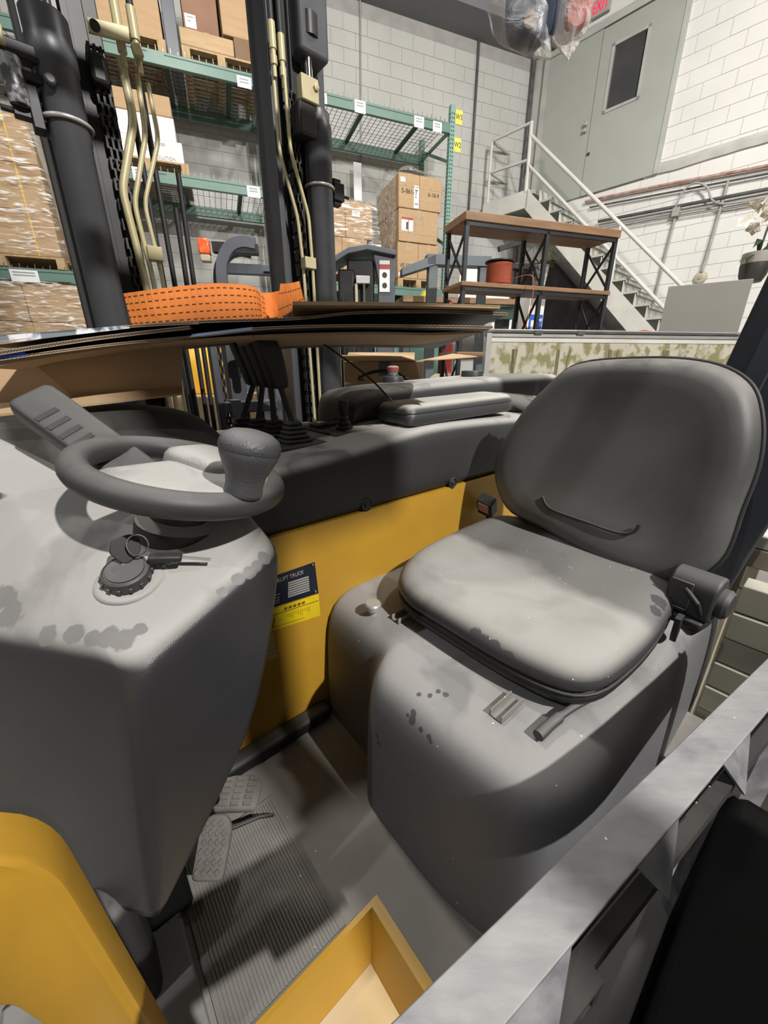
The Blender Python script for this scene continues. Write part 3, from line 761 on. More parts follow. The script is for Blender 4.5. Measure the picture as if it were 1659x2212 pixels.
# ---- seat box
def sbring(z, off):
    g = off
    c = [(.385 + g, .57), (.395 + g, .27), (.44 + g, .10 + g), (1.5, .085 + g), (1.5, .85), (.47 + g, .85), (.46 + g, .64)]
    c = [(.388 + g, .545), (.388 + g, .26), (.45 + g, .085 + g), (1.5, .085 + g), (1.5, .852), (.468 + g, .852), (.466 + g, .60)]
    return rring([(x, y, z) for x, y in c], [.045, .16, .19, .02, .02, .03, .045], 9)
rings = [sbring(.44, 0), sbring(.50, .002), sbring(.62, .006), sbring(.72, .011), sbring(.775, .017), sbring(.81, .026), sbring(.836, .042), sbring(.852, .064), sbring(.860, .09), sbring(.862, .12)]
pb = lab(MB().loft(rings, cap1=True).build('seat_box', X['pedestal'], TR, smooth=70), 'grey moulded seat box with dust and finger marks')
cap = lab(MB().lathe([(.009, .856), (.010, .876), (.021, .877), (.0228, .881), (.0228, .892), (.020, .8965), (.003, .897)], 28, (.553, .706, 0)).build('cap_knob', X['alu'], pb, smooth=30), 'round pale metal cap on the seat box')
for p in ((0.595,0.638,0.872), (0.542,0.286,0.872)):
    p = Vector(p)
    b = MB(); b.bb((p.x - .022, p.y - .014, .862), (p.x + .05, p.y + .014, .866))
    b.bb((p.x - .022, p.y - .014, .862), (p.x + .05, p.y - .011, .878)); b.bb((p.x - .022, p.y + .011, .862), (p.x + .05, p.y + .014, .878))
    lab(b.build('seat_rail', X['floor_plate'], TR, bevel=.001), 'metal seat rail end')
lv = smooth_path([(0.54,0.21,0.875), (0.586,0.206,0.878), (0.636,0.196,0.885), (0.708,0.179,0.885)], 6)
lab(MB().tube(lv, [.0105] * 4 + [.010] * 5 + [.007] * 10, 14).build('slide_lever', X['wheel'], TR, smooth=60), 'seat slide lever with rubber grip')

# ---- seat
seat = thing('seat', '', '')
del seat['label'], seat['category']
seat.parent = TR
CUc = [(.585, .66), (.592, .30), (.63, .165), (.86, .135), (1.15, .16), (1.20, .42), (1.19, .735), (1.0, .765), (.72, .755)]
rad = [.09, .10, .09, .12, .1, .1, .1, .1, .08]
def cring(g, z, tiltf=.10):
    cx, cy = .88, .45
    return rring([(x + g * (cx - x) / math.hypot(cx - x, cy - y), y + g * (cy - y) / math.hypot(cx - x, cy - y), z + (x - .6) * tiltf * .55) for x, y in CUc], rad, 7)
lower = [cring(.05, .872), cring(.022, .882), cring(.006, .893), cring(.002, .904), cring(.006, .913), cring(.018, .917)]
MB().loft(lower).build('cushion_base', X['rubber'], seat, smooth=50)
up_ = [cring(.020, .913), cring(.006, .922), cring(-.001, .936), cring(.003, .952), cring(.016, .967), cring(.036, .979), cring(.065, .986), cring(.10, .986), cring(.15, .980), cring(.20, .976), cring(.26, .974)]
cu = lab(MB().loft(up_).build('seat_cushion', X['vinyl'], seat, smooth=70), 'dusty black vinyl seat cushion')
pc = cring(.004, .916)
MB().tube(pc, .0038, 8, closed=True).build('piping', X['rubber'], cu, smooth=60)
BO = [(1.108,0.677,1.058), (1.134,0.752,1.188), (1.164,0.702,1.34), (1.185,0.63,1.443), (1.198,0.551,1.508), (1.2,0.378,1.521), (1.198,0.251,1.509), (1.19,0.173,1.471), (1.178,0.133,1.408), (1.159,0.108,1.313), (1.136,0.106,1.2), (1.11,0.111,1.072), (1.093,0.189,0.984), (1.092,0.345,0.982), (1.1,0.521,1.021)]
bo = smooth_path(BO, 5, True)
bn = Vector((1, 0, -.2)).normalized()
bc = sum(bo, Vector()) / len(bo)
def bring(g, dep, f=1):
    return [p + (bc - p) * g - bn * dep for p in bo]
fr = [bring(.10, -.085), bring(.03, -.080), bring(.0, -.06), bring(-.004, -.02), bring(.004, .0), bring(.02, .016), bring(.05, .030), bring(.10, .040), bring(.18, .044), bring(.30, .040), bring(.45, .034), bring(.62, .030), bring(.8, .028), bring(.97, .028)]
bk = lab(MB().loft(fr).build('backrest', X['vinyl_back'], seat, smooth=70), 'tall rounded black vinyl backrest')
MB().tube([p - bn * -.012 for p in bring(-.007, 0)], .0055, 8, closed=True).build('piping', X['rubber'], bk, smooth=60)
cr = smooth_path([Vector(p) - bn * .0335 for p in ((1.113,0.54,1.125), (1.105,0.506,1.097), (1.102,0.407,1.089), (1.101,0.32,1.084), (1.105,0.284,1.095), (1.111,0.275,1.117))], 6)
MB().tube(cr, .004, 8).build('crease', X['rubber'], bk, smooth=60)
sh = MB().loft([bring(.02, -.078), bring(.0, -.10), bring(.05, -.125)])
lab(sh.build('back_shell', X['plastic_clean'], seat, smooth=50), 'hard dark shell behind the backrest')
# ---- seat belt
bb_ = Vector((1.181,0.8,1.008)); Mb = Matrix.Rotation(math.radians(-35), 3, 'Y') @ Matrix.Rotation(math.radians(15), 3, 'X')
bu = lab(MB().box(bb_, (.046, .062, .085), Mb).build('belt_buckle', X['plastic_clean'], seat, bevel=.006), 'seat belt buckle with faded red button')
MB().box(bb_ + Mb @ Vector((-.0235, .0, .012)), (.006, .044, .050), Mb).build('release_button', X['pink'], bu, bevel=.002)
MB().tube([bb_ - Mb @ Vector((0, 0, .03)), bb_ - Vector((-.04, .01, .12))], .012, 10).build('buckle_stalk', X['rubber'], bu, smooth=50)
rc = Vector((1.05,0.125,1.009)); Mr = Matrix.Rotation(math.radians(-6), 3, 'Z')
rt = MB().loft([rring([rc + Mr @ Vector((x, y, z)) for x, z in ((-.038, -.050), (.042, -.050), (.042, .030), (.020, .054), (-.014, .056), (-.036, .036))], .016, 5) for y in (-.046, .046)])
bt = lab(rt.build('belt_retractor', X['wheel'], seat, bevel=.006), 'dusty seat belt retractor housing beside the cushion')
MB().box(rc + Mr @ Vector((-.039, .018, .004)), (.006, .044, .064), Mr).build('front_cover', X['wheel'], bt, bevel=.002)
MB().box(rc + Mr @ Vector((-.040, .016, -.034)), (.008, .040, .010), Mr).build('belt_slot', X['rubber'], bt, bevel=.003)
MB().box(rc + Mr @ Vector((-.02, -.004, -.060)), (.05, .07, .022), Mr).build('lower_cover', X['rubber'], bt, bevel=.006)
MB().lathe([(.034, 0), (.035, .012), (.028, .020)], 24, rc + Mr @ Vector((.004, -.046, -.004)), Mr @ Matrix.Rotation(math.radians(90), 3, 'X')).build('spool_cover', X['wheel'], bt, smooth=40)
MB().lathe([(.030, 0), (.031, .03), (.026, .036)], 20, rc + Mr @ Vector((.0, .0, -.066)), Mr @ Matrix.Rotation(math.radians(120), 3, 'X')).build('spool_end', X['rubber'], bt, smooth=40)
tp_ = Vector((0.975,0.128,0.93))
MB().loft([rring([tp_ + Vector((x, y, z)) for x, y in ((-w_, -.006), (w_, -.006), (w_, .006), (-w_, .006))], .003, 3) for z, w_ in ((.045, .016), (.03, .014), (.0, .012), (-.02, .004))]).build('belt_tongue', X['rubber'], bt, smooth=50)
MB().tube([rc + Mr @ Vector((-.03, -.03, -.04)), rc + Mr @ Vector((-.05, -.02, .0)), rc + Mr @ Vector((-.04, .01, .02))], .006, 8).build('belt_guide', X['rubber'], bt, smooth=50)
MB().tube([rc + Vector((.0, .02, -.03)), rc + Vector((.03, .06, -.14))], .012, 8).build('bracket', X['dark_metal'], bt, smooth=50)

# ---- overhead guard
p0 = Vector((1.45,0.266,1.502)); p1 = Vector((1.45,0.234,1.719))
dv = (p1 - p0) / (p1.z - p0.z)
def at_z(z): return p0 + dv * (z - p0.z)
def post(name, edge, wdt, dep, z0, z1, label):
    a0, a1 = edge(z0), edge(z1)
    b = MB().hexa([a0, a0 + Vector((dep, 0, 0)), a0 + Vector((dep, -wdt, 0)), a0 + Vector((0, -wdt, 0))][::-1], [a1, a1 + Vector((dep, 0, 0)), a1 + Vector((dep, -wdt, 0)), a1 + Vector((0, -wdt, 0))][::-1])
    o = lab(b.build(name, X['post'], TR, bevel=.008), label)
    return o
po = post('guard_post', at_z, .26, .10, .42, 2.75, 'broad slate grey guard post behind the seat')
b0, b1 = at_z(.44) + Vector((-.012, -.075, 0)), at_z(2.3) + Vector((-.012, -.075, 0))
MB().bar(b0, b1, .05, .02, (1, 0, 0)).build('post_rib', X['post'], po, bevel=.004)
def edge2(z): return Vector((1.45, -.30 - (z - 1.0) * .34, z))
post('guard_post', edge2, .05, .05, .10, 2.75, 'slim guard post on the near side')
MB().bar((1.50, -.95, 2.76), (1.50, .85, 2.76), .08, .05).build('guard_rail', X['post'], TR, bevel=.005)
MB().bar((-.30, .82, 2.76), (1.50, .82, 2.76), .06, .05).build('guard_rail', X['post'], TR, bevel=.005)

# ---- mast
for side in (0, 1):
    def A(a): return a
    m = MB(); m2 = MB(); m3 = MB()
    if side == 0:
        m.bb((.165, 1.69, .08), (.205, 1.88, 4.6)); m.bb((.165, 1.69, .08), (.27, 1.71, 4.6)); m.bb((.165, 1.86, .08), (.27, 1.88, 4.6))
        m2.bb((.262, 1.67, .10), (.282, 1.84, 4.4)); m2.bb((.262, 1.67, .10), (.318, 1.685, 4.4)); m2.bb((.262, 1.825, .10), (.318, 1.84, 4.4))
        m3.bb((.318, 1.70, .12), (.352, 1.80, 4.2)); m2.bb((.268, 1.672, .12), (.352, 1.682, 4.3))
    else:
        m.bb((1.07, 1.69, .08), (1.11, 1.88, 4.6)); m.bb((1.0, 1.69, .08), (1.11, 1.71, 4.6)); m.bb((1.0, 1.86, .08), (1.11, 1.88, 4.6))
        m2.bb((.955, 1.67, .10), (1.0, 1.84, 4.4)); m2.bb((.925, 1.69, .10), (.965, 1.71, 4.4)); m2.bb((.92, 1.825, .10), (1.0, 1.84, 4.4))
        m3.bb((.862, 1.66, .12), (.885, 1.80, 4.2)); m3.bb((.885, 1.70, .12), (.915, 1.72, 4.2)); m3.bb((.862, 1.785, .12), (.915, 1.80, 4.2))
    n_ = 'left' if side == 0 else 'right'
    ma = lab(m.build('mast_channel', X['steel_grey'], TR, bevel=.003), 'outer grey channel of the %s mast column' % n_)
    lab(m2.build('inner_channel', X['steel_black'], TR, bevel=.003), 'dark inner channel of the %s mast column' % n_)
    lab(m3.build('mast_rail', X['steel_grey'], TR, bevel=.003), 'innermost rail of the %s mast column' % n_)
MB().bb((.17, 1.70, 3.2), (1.11, 1.86, 3.3)).build('mast_crossbar', X['steel_grey'], TR, bevel=.004)
MB().bb((.17, 1.70, .9), (1.11, 1.86, 1.0)).build('mast_crossbar', X['steel_grey'], TR, bevel=.004)
# lift cylinders
cl = lab(MB().lathe([(.047, .3), (.047, 2.085), (.050, 2.09), (.050, 2.235), (.054, 2.24), (.055, 2.29), (.052, 2.296), (.052, 2.345), (.048, 2.35)], 28, (.214, 1.62, 0)).build('lift_cylinder', X['steel_grey'], TR, smooth=40), 'left lift cylinder with chrome rod')
MB().lathe([(.024, 2.34), (.024, 3.3)], 20, (.214, 1.62, 0)).build('piston_rod', X['chrome'], cl, smooth=40)
rgp = [Vector((.214 + .056 * math.cos(t), 1.62 + .056 * math.sin(t), 2.125)) for t in [i * math.pi / 16 for i in range(32)]]
MB().tube(rgp, .0055, 8, closed=True).build('clamp_ring', X['alu'], cl, smooth=60)
b = MB(); b.bb((.10, 1.60, 2.11), (.172, 1.63, 2.13)); b.bb((.135, 1.59, 2.09), (.16, 1.64, 2.18)); b.bb((.10, 1.60, 2.145), (.15, 1.62, 2.155))
b.cyl((.075, 1.61, 2.12), (.165, 1.61, 2.12), .007, 8); b.cyl((.09, 1.61, 2.15), (.165, 1.61, 2.15), .006, 8)
b.build('clamp_bracket', X['steel_black'], cl, bevel=.002)
b = MB(); b.bb((.095, 1.585, 2.225), (.185, 1.625, 2.26)); b.bb((.10, 1.585, 2.185), (.18, 1.62, 2.205))
b.build('port_block', X['steel_black'], cl, bevel=.004)
MB().bb((.092, 1.575, 2.235), (.118, 1.60, 2.275)).build('port_nut', X['brass'], cl, bevel=.004)
MB().lathe([(.011, 0), (.012, .02), (.008, .024)], 12, (.19, 1.575, 2.19), Matrix.Rotation(math.radians(90), 3, 'X')).build('bleed_plug', X['steel_grey'], cl, smooth=40)
MB().lathe([(.022, 2.13), (.024, 2.14), (.024, 2.225)], 14, (.118, 1.60, 0)).build('hose_sleeve', mat('foil_wrap', (.45, .46, .48), (.1, .1, .1), 40, .3, metal=.5, contrast=(.45, .55)), cl, smooth=40)
cr_ = lab(MB().lathe([(.052, .3), (.052, 2.30), (.056, 2.305), (.056, 2.36), (.050, 2.37), (.050, 2.40), (.03, 2.41)], 28, (1.03, 1.63, 0)).build('lift_cylinder', X['steel_grey'], TR, smooth=40), 'right lift cylinder with chrome rod')
MB().lathe([(.016, 2.40), (.016, 2.62)], 16, (1.005, 1.63, 0)).build('piston_rod', X['chrome'], cr_, smooth=40)
MB().bb((.96, 1.60, 2.55), (1.08, 1.70, 4.2)).build('rod_shroud', X['steel_grey'], cr_, bevel=.01)
MB().lathe([(.035, 2.60), (.035, 2.66)], 16, (1.01, 1.625, 0)).build('rod_head', X['steel_black'], cr_, smooth=40)
rgp = [Vector((1.03 + .056 * math.cos(t), 1.63 + .056 * math.sin(t), 2.17)) for t in [i * math.pi / 16 for i in range(32)]]
MB().tube(rgp, .005, 8, closed=True).build('clamp_ring', X['alu'], cr_, smooth=60)
b = MB(); b.bb((1.08, 1.60, 2.14), (1.13, 1.65, 2.20)); b.cyl((1.10, 1.62, 2.165), (1.165, 1.62, 2.165), .006, 8); b.bb((1.085, 1.61, 2.125), (1.12, 1.64, 2.215))
b.build('clamp_bracket', X['steel_black'], cr_, bevel=.003)
b = MB(); b.bb((.925, 1.575, 2.30), (1.0, 1.64, 2.40)); b.build('valve_block', X['steel_black'], cr_, bevel=.008)
vb = lab(MB().bb((.935, 1.565, 2.395), (1.005, 1.60, 2.465)).build('cover_plate', X['brass'], cr_, bevel=.003), 'yellow zinc plate on the right column')
MB().lathe([(.011, 0), (.011, .008), (.005, .01)], 6, (.992, 1.565, 2.44), Matrix.Rotation(math.radians(90), 3, 'X')).build('plate_bolt', X['brass'], vb)
# chains: link plates joined, too small to pick apart
def chain(a, b_, z0, z1, name, label):
    m = MB(); z = z0
    i = 0
    while z < z1:
        for k_ in range(3):
            x = a - .017 + k_ * .015
            m.box((x + (.004 if i % 2 else -.002), b_, z), (.006, .026, .030))
        m.cyl((a - .021, b_, z + .013), (a + .021, b_, z + .013), .0048, 6)
        z += .0255; i += 1
    o = m.build(name, X['chain'], TR); o['kind'] = 'stuff'
    return lab(o, label)
chain(.326, 1.655, .9, 2.33, 'lift_chain', 'lift chain of the left mast column')
chain(.940, 1.655, .9, 2.45, 'lift_chain', 'lift chain of the right mast column')
chain(.560, 1.72, .9, 1.58, 'lift_chain', 'lift chain in the middle of the mast')
# hydraulic pipes
def pipe(pts, r, m, name, label, n=4):
    P = [Vector(p) for p in pts]; out = [P[0]]
    for i in range(1, len(P) - 1):
        a, b, c = P[i - 1], P[i], P[i + 1]; rr = min((a - b).length, (c - b).length, .06) * .5
        s_, e_ = b + (a - b).normalized() * rr, b + (c - b).normalized() * rr
        out += [s_ * (1 - t) ** 2 + b * 2 * t * (1 - t) + e_ * t * t for t in [j / n for j in range(n + 1)]]
    out.append(P[-1])
    return lab(MB().tube(out, r, 12).build(name, m, TR, smooth=60), label)
pipe([(.379, 1.62, 2.32), (.384, 1.62, 2.188), (.317, 1.62, 2.004), (.333, 1.62, 1.757), (.333, 1.62, 1.0)], .0115, X['brass'], 'hydraulic_pipe', 'thick yellow hydraulic pipe, leftmost')
pipe([(.415, 1.62, 2.30), (.411, 1.62, 2.163), (.343, 1.62, 1.975), (.357, 1.62, 1.776), (.357, 1.62, 1.0)], .0075, X['brass'], 'hydraulic_pipe', 'slim yellow hydraulic pipe, second')
pipe([(.44, 1.62, 2.29), (.446, 1.62, 2.162), (.372, 1.62, 1.981), (.385, 1.62, 1.80), (.385, 1.62, 1.0)], .0065, X['brass'], 'hydraulic_pipe', 'slim yellow hydraulic pipe, third')
pipe([(.857, 1.62, 2.45), (.858, 1.62, 2.237), (.915, 1.62, 2.051), (.926, 1.62, 1.90), (.928, 1.60, 1.0)], .0068, X['brass'], 'hydraulic_pipe', 'yellow hydraulic pipe on the right column, left one')
pipe([(.888, 1.60, 2.45), (.892, 1.60, 2.247), (.953, 1.60, 2.057), (.958, 1.60, 1.90), (.958, 1.60, 1.0)], .0068, X['brass'], 'hydraulic_pipe', 'yellow hydraulic pipe on the right column, right one')
hbk = lab(MB().slab([(0.307,1.59,2.367), (0.306,1.59,2.337), (0.404,1.59,2.352), (0.406,1.59,2.386)], .010).build('hose_bracket', X['brass'], TR, bevel=.0012), 'yellow zinc bracket holding the hoses')
MB().lathe([(.012, 0), (.012, .006), (.006, .006)], 16, (0.321,1.585,2.351), Matrix.Rotation(math.radians(90), 3, 'X')).build('bracket_hole', X['steel_black'], hbk, smooth=40)
MB().slab([(0.405,1.585,2.352), (0.41,1.585,2.327), (0.434,1.585,2.332), (0.427,1.585,2.358)], .02).build('bracket_tab', X['brass'], hbk, bevel=.002)
MB().bb((.296, 1.61, 2.245), (.338, 1.66, 2.315)).build('hose_block', X['steel_black'], hbk, bevel=.01)
pc_ = lab(MB().bb((.352, 1.60, 1.825), (.396, 1.635, 1.865)).build('pipe_clip', X['brass'], TR, bevel=.002), 'yellow clip joining the left pipes')
lab(MB().bb((.918, 1.585, 1.875), (.968, 1.625, 1.915)).build('pipe_clip', X['brass'], TR, bevel=.002), 'yellow clip joining the right pipes')
for i, (a, z0) in enumerate(((.384, 2.30), (.424, 2.30), (.857, 2.44), (.889, 2.42))):
    h = lab(MB().lathe([(.0075, z0), (.0075, z0 + .03), (.012, z0 + .032), (.012, z0 + .055), (.009, z0 + .057), (.009, z0 + .07), (.0125, z0 + .072), (.0125, z0 + .14), (.010, z0 + .142)], 12, (a, 1.61, 0)).build('hose_fitting', X['brass'], TR, smooth=40), 'hose fitting number %s from the left' % ('one', 'two', 'three', 'four')[i])
    MB().cyl((a, 1.61, z0 + .14), (a, 1.63, 4.2), .0095, 10).build('hose', X['rubber'], h, smooth=60)
for i, (x0, x1) in enumerate((((.395, 1.66, 2.3), (.40, 1.66, 1.0)), ((.43, 1.66, 2.3), (.435, 1.66, 1.0)), ((.475, 1.66, 2.0), (.47, 1.68, 1.0)), ((.50, 1.66, 2.1), (.495, 1.68, 1.0)))):
    MB().cyl(x0, x1, .0085, 10).build('hose', X['rubber'], TR, smooth=60)
# fork carriage seen under the cardboard
b = MB(); b.bb((.52, 1.66, .9), (.545, 1.70, 1.62)); b.bb((.60, 1.72, .9), (.67, 1.78, 1.62)); b.bb((.70, 1.68, .9), (.72, 1.70, 1.6)); b.bb((.76, 1.68, .9), (.785, 1.72, 1.6)); b.bb((.42, 1.68, .9), (.44, 1.72, 1.6))
b.bb((.54, 1.63, 1.32), (.76, 1.69, 1.365)); b.bb((.56, 1.62, 1.30), (.60, 1.66, 1.375)); b.bb((.66, 1.64, 1.50), (.72, 1.72, 1.62))
lab(b.build('carriage_frame', X['steel_grey'], TR, bevel=.004), 'grey fork carriage between the mast columns')
MB().lathe([(.016, 1.46), (.018, 1.47), (.018, 1.52), (.03, 1.525), (.03, 1.56)], 16, (.63, 1.64, 0)).build('carriage_nut', X['chrome'], TR, smooth=40)

# ================================================================ door, landing and pipes on the door wall (local axes along that wall)
def on_wall(name, label, cat, rz=RD, loc=(0, 0, 0)):
    return thing(name, label, cat, loc, rz)
d1 = bpy.data.objects.new('door_1', None); COL.objects.link(d1); d1.rotation_euler = (0, 0, math.radians(RD)); struct(d1)
MB().bb((-4.93, 8.47, 4.42), (-4.03, 8.52, 6.66)).build('door_leaf', X['door'], d1, bevel=.004)
f = MB()
for a, b in (((-4.02, 8.455, 4.42), (-3.80, 8.51, 6.64)), ((-3.33, 8.455, 4.42), (-2.86, 8.51, 6.64)), ((-3.80, 8.455, 4.42), (-3.33, 8.51, 5.55)), ((-3.80, 8.455, 6.35), (-3.33, 8.51, 6.64))): f.bb(a, b)
lf = lab(f.build('door_leaf', X['door'], d1), 'door leaf with a tall dark window')
MB().bb((-3.80, 8.485, 5.55), (-3.33, 8.50, 6.35)).build('pane', X['glass_dark'], lf)
f = MB()
for a, b in (((-3.84, 8.44, 5.51), (-3.80, 8.46, 6.39)), ((-3.33, 8.44, 5.51), (-3.29, 8.46, 6.39)), ((-3.84, 8.44, 5.51), (-3.29, 8.46, 5.55)), ((-3.84, 8.44, 6.35), (-3.29, 8.46, 6.39))): f.bb(a, b)
f.build('window_bead', X['doorframe'], lf)
f = MB()
for a, b in (((-5.02, 8.44, 4.42), (-4.93, 8.52, 6.74)), ((-2.86, 8.44, 4.42), (-2.80, 8.52, 6.74)), ((-5.02, 8.44, 6.66), (-2.80, 8.52, 6.74))): f.bb(a, b)
f.build('door_frame', X['doorframe'], d1)
for z in (5.47, 5.38):
    MB().lathe([(.035, 0), (.035, .012), (.028, .02), (.02, .05), (.03, .055), (.03, .07), (.01, .075)], 14, (-4.09, 8.47, z), Matrix.Rotation(math.radians(90), 3, 'X')).build('lock', X['alu'], d1, smooth=40)
MB().lathe([(.03, 0), (.025, .01), (.005, .012)], 12, (-3.985, 8.455, 5.02), Matrix.Rotation(math.radians(90), 3, 'X')).build('hole_cap', X['glass_dark'], d1)
ex = on_wall('exit_sign', 'glowing red exit sign above the upper door', 'sign')
MB().bb((-4.26, 8.42, 6.85), (-3.98, 8.48, 7.06)).build('sign_box', X['door'], ex, bevel=.008)
text('EXIT', X['exit'], ex, (-4.12, 8.415, 6.95), .20, (math.radians(90), 0, 0), ext=.004, sx=.62)
# landing and stairs
stt = on_wall('staircase', 'white painted steel staircase with pipe railing climbing to the upper door', 'stairs')
MB().bb((-5.45, 7.52, 4.36), (-4.42, 8.47, 4.42)).build('landing', X['tread'], stt)
MB().bb((-5.45, 7.48, 4.16), (-4.50, 7.53, 4.43)).build('landing_fascia', X['stair'], stt, bevel=.004)
for y in (7.48, 8.40):
    MB().loft([[(x, yy, z) for x, z in ((-4.53, 4.43), (-.25, .24), (-.25, -0.0), (-.46, 0), (-4.53, 4.14))] for yy in (y, y + .05)]).build('stringer', X['stair'], stt)
n = 21
for i in range(n):
    z = 4.40 - (i + 1) * .2; x = -4.50 + (i + 1) * .2045
    tr = MB(); tr.bb((x - .03, 7.53, z - .015), (x + .24, 8.40, z + .012)); tr.bb((x + .225, 7.53, z - .05), (x + .24, 8.40, z + .012))
    o = tr.build('tread', X['tread'], stt)
    MB().bb((x - .01, 7.53, z + .012), (x, 8.40, z + .17)).build('riser', X['stair'], o)
R1 = .024
def rail(p, q, r=R1, nm='handrail'): MB().cyl(p, q, r, 10).build(nm, X['stair'], stt, smooth=50)
rail((-4.56, 7.5, 4.40), (-4.59, 7.5, 5.38), .032, 'newel_post'); rail((-5.36, 7.5, 4.43), (-5.366, 7.5, 5.37), .024, 'newel_post')
rail((-4.59, 7.5, 5.37), (-5.366, 7.5, 5.37)); rail((-4.56, 7.5, 4.86), (-5.36, 7.5, 4.90))
rail((-5.366, 7.5, 5.36), (-5.40, 8.3, 5.36)); rail((-5.36, 7.5, 4.90), (-5.40, 8.3, 4.90))
rail((-4.58, 7.5, 5.20), (-.9, 7.5, 1.69), .028); rail((-4.56, 7.5, 4.78), (-.9, 7.5, 1.25), .026)
rail((-2.85, 7.5, 2.70), (-2.855, 7.5, 3.53), .026, 'newel_post'); rail((-.9, 7.5, .9), (-.9, 7.5, 1.70), .026, 'newel_post')
for k_ in range(3):
    pass
# pipes
def conduit(name, label, pts, r, m, rz=RD, cat='pipe', kids=()):
    o = MB().tube(smooth_path(pts, 4) if len(pts) > 2 else pts, r, 8).build(name, m, None, smooth=60)
    o.rotation_euler = (0, 0, math.radians(rz))
    return tag(o, label, cat)
YP = 8.44
conduit('sprinkler_pipe', 'flaking red pipe running along the white block wall', [(-3.9, YP, 4.31), (-2.6, YP, 4.22), (-1.3, YP, 4.10), (1.5, YP, 3.9)], .022, X['pipe_red'])
conduit('conduit', 'thick black conduit along the white block wall', [(-3.6, YP - .02, 3.94), (-1.3, YP - .02, 3.82), (1.5, YP - .02, 3.67)], .024, X['pipe_dark'])
conduit('conduit', 'upper grey conduit just under the red pipe', [(-3.8, YP, 4.20), (-2.4, YP, 4.09), (-1.2, YP, 4.0), (1.5, YP, 3.8)], .014, X['pipe_dark'])
conduit('conduit', 'pale conduit right below the thick black one', [(-3.6, YP, 3.86), (-1.3, YP, 3.74), (1.5, YP, 3.6)], .016, X['pipe'])
conduit('conduit', 'lowest pale conduit of the bundle on the white wall', [(-3.3, YP, 3.78), (-2.0, YP, 3.72), (-1.3, YP, 3.68), (1.5, YP, 3.55)], .011, X['pipe'])
conduit('conduit', 'left vertical conduit dropping from the square box', [(-2.40, YP, 3.80), (-2.44, YP, 2.76), (-2.44, YP, 1.2)], .018, X['pipe'])
rp = conduit('conduit', 'right vertical conduit ending in the round box', [(-1.82, YP, 4.05), (-1.845, YP, 3.3), (-1.868, YP, 2.90)], .020, X['pipe'])
conduit('cable_loop', 'cable looping over the black conduit', [(-2.42, YP - .04, 3.86), (-2.36, YP - .05, 4.05), (-2.22, YP - .06, 4.12), (-2.05, YP - .06, 4.02), (-1.95, YP - .05, 3.84), (-1.75, YP - .04, 3.75), (-1.3, YP - .04, 3.72)], .014, X['pipe'], cat='cable')
jb_ = MB().bb((-2.45, 8.38, 3.74), (-2.35, 8.47, 3.86)).build('junction_box', X['pipe'], None, bevel=.006); jb_.rotation_euler = (0, 0, math.radians(RD))
tag(jb_, 'small square junction box on the white wall', 'junction box')
rb_ = on_wall('round_box', 'round pale box at the foot of the right vertical conduit', 'junction box')
MB().lathe([(.085, 0), (.085, .03), (.07, .045), (.03, .05)], 20, (-1.87, 8.49, 2.83), Matrix.Rotation(math.radians(90), 3, 'X')).build('body', X['cream'], rb_, smooth=40)
MB().lathe([(.03, 0), (.03, .012), (.008, .015)], 14, (-1.87, 8.44, 2.83), Matrix.Rotation(math.radians(90), 3, 'X')).build('centre_cap', X['pipe'], rb_, smooth=40)
# rough ledge where the floor above begins
lg = MB(); rg = []
for i in range(60):
    x = -3.0 + i * .1
    j = mnoise.noise((x * 3, 0, 0)) * .035; z = 4.50 + .0 * x
    rg.append([(x, 8.51, z - .10), (x, 8.47 + j * .4, z - .09 + j), (x, 8.46 - j * .3, z), (x, 8.48, z + .05 + j), (x, 8.51, z + .06)])
t1 = lg.loft(rg).build('trim_1', X['mortar_w'], None, smooth=20); t1.rotation_euler = (0, 0, math.radians(RD)); struct(t1)
# girder and pipes at the back wall
g1 = MB().bb((-9, 7.35, 6.78), (6.2, 7.92, 7.6)).build('trim_2', X['girder'], None); g1.rotation_euler = (0, 0, math.radians(RB)); struct(g1)
conduit('wall_conduit', 'thin grey conduit down the back wall right of the racks', [(4.835, 7.88, 6.8), (4.85, 7.88, 3.0)], .022, X['pipe_dark'], RB)
conduit('wall_conduit', 'dark pipe standing in the corner beside the door', [(6.00, 7.84, 6.78), (6.02, 7.84, 3.0)], .04, X['pipe_dark'], RB)
conduit('wall_conduit', 'thin line of conduit on the back wall above the rack', [(2.68, 7.885, 6.78), (2.64, 7.885, 4.0)], .012, X['pipe'], RB)
sx2 = MB().bb((-5.23, 8.43, 5.1), (-5.12, 8.50, 5.24)).build('switch_box', X['pipe_dark'], None, bevel=.01); sx2.rotation_euler = (0, 0, math.radians(RD))
tag(sx2, 'dark switch box between the corner pipe and the door', 'switch box')

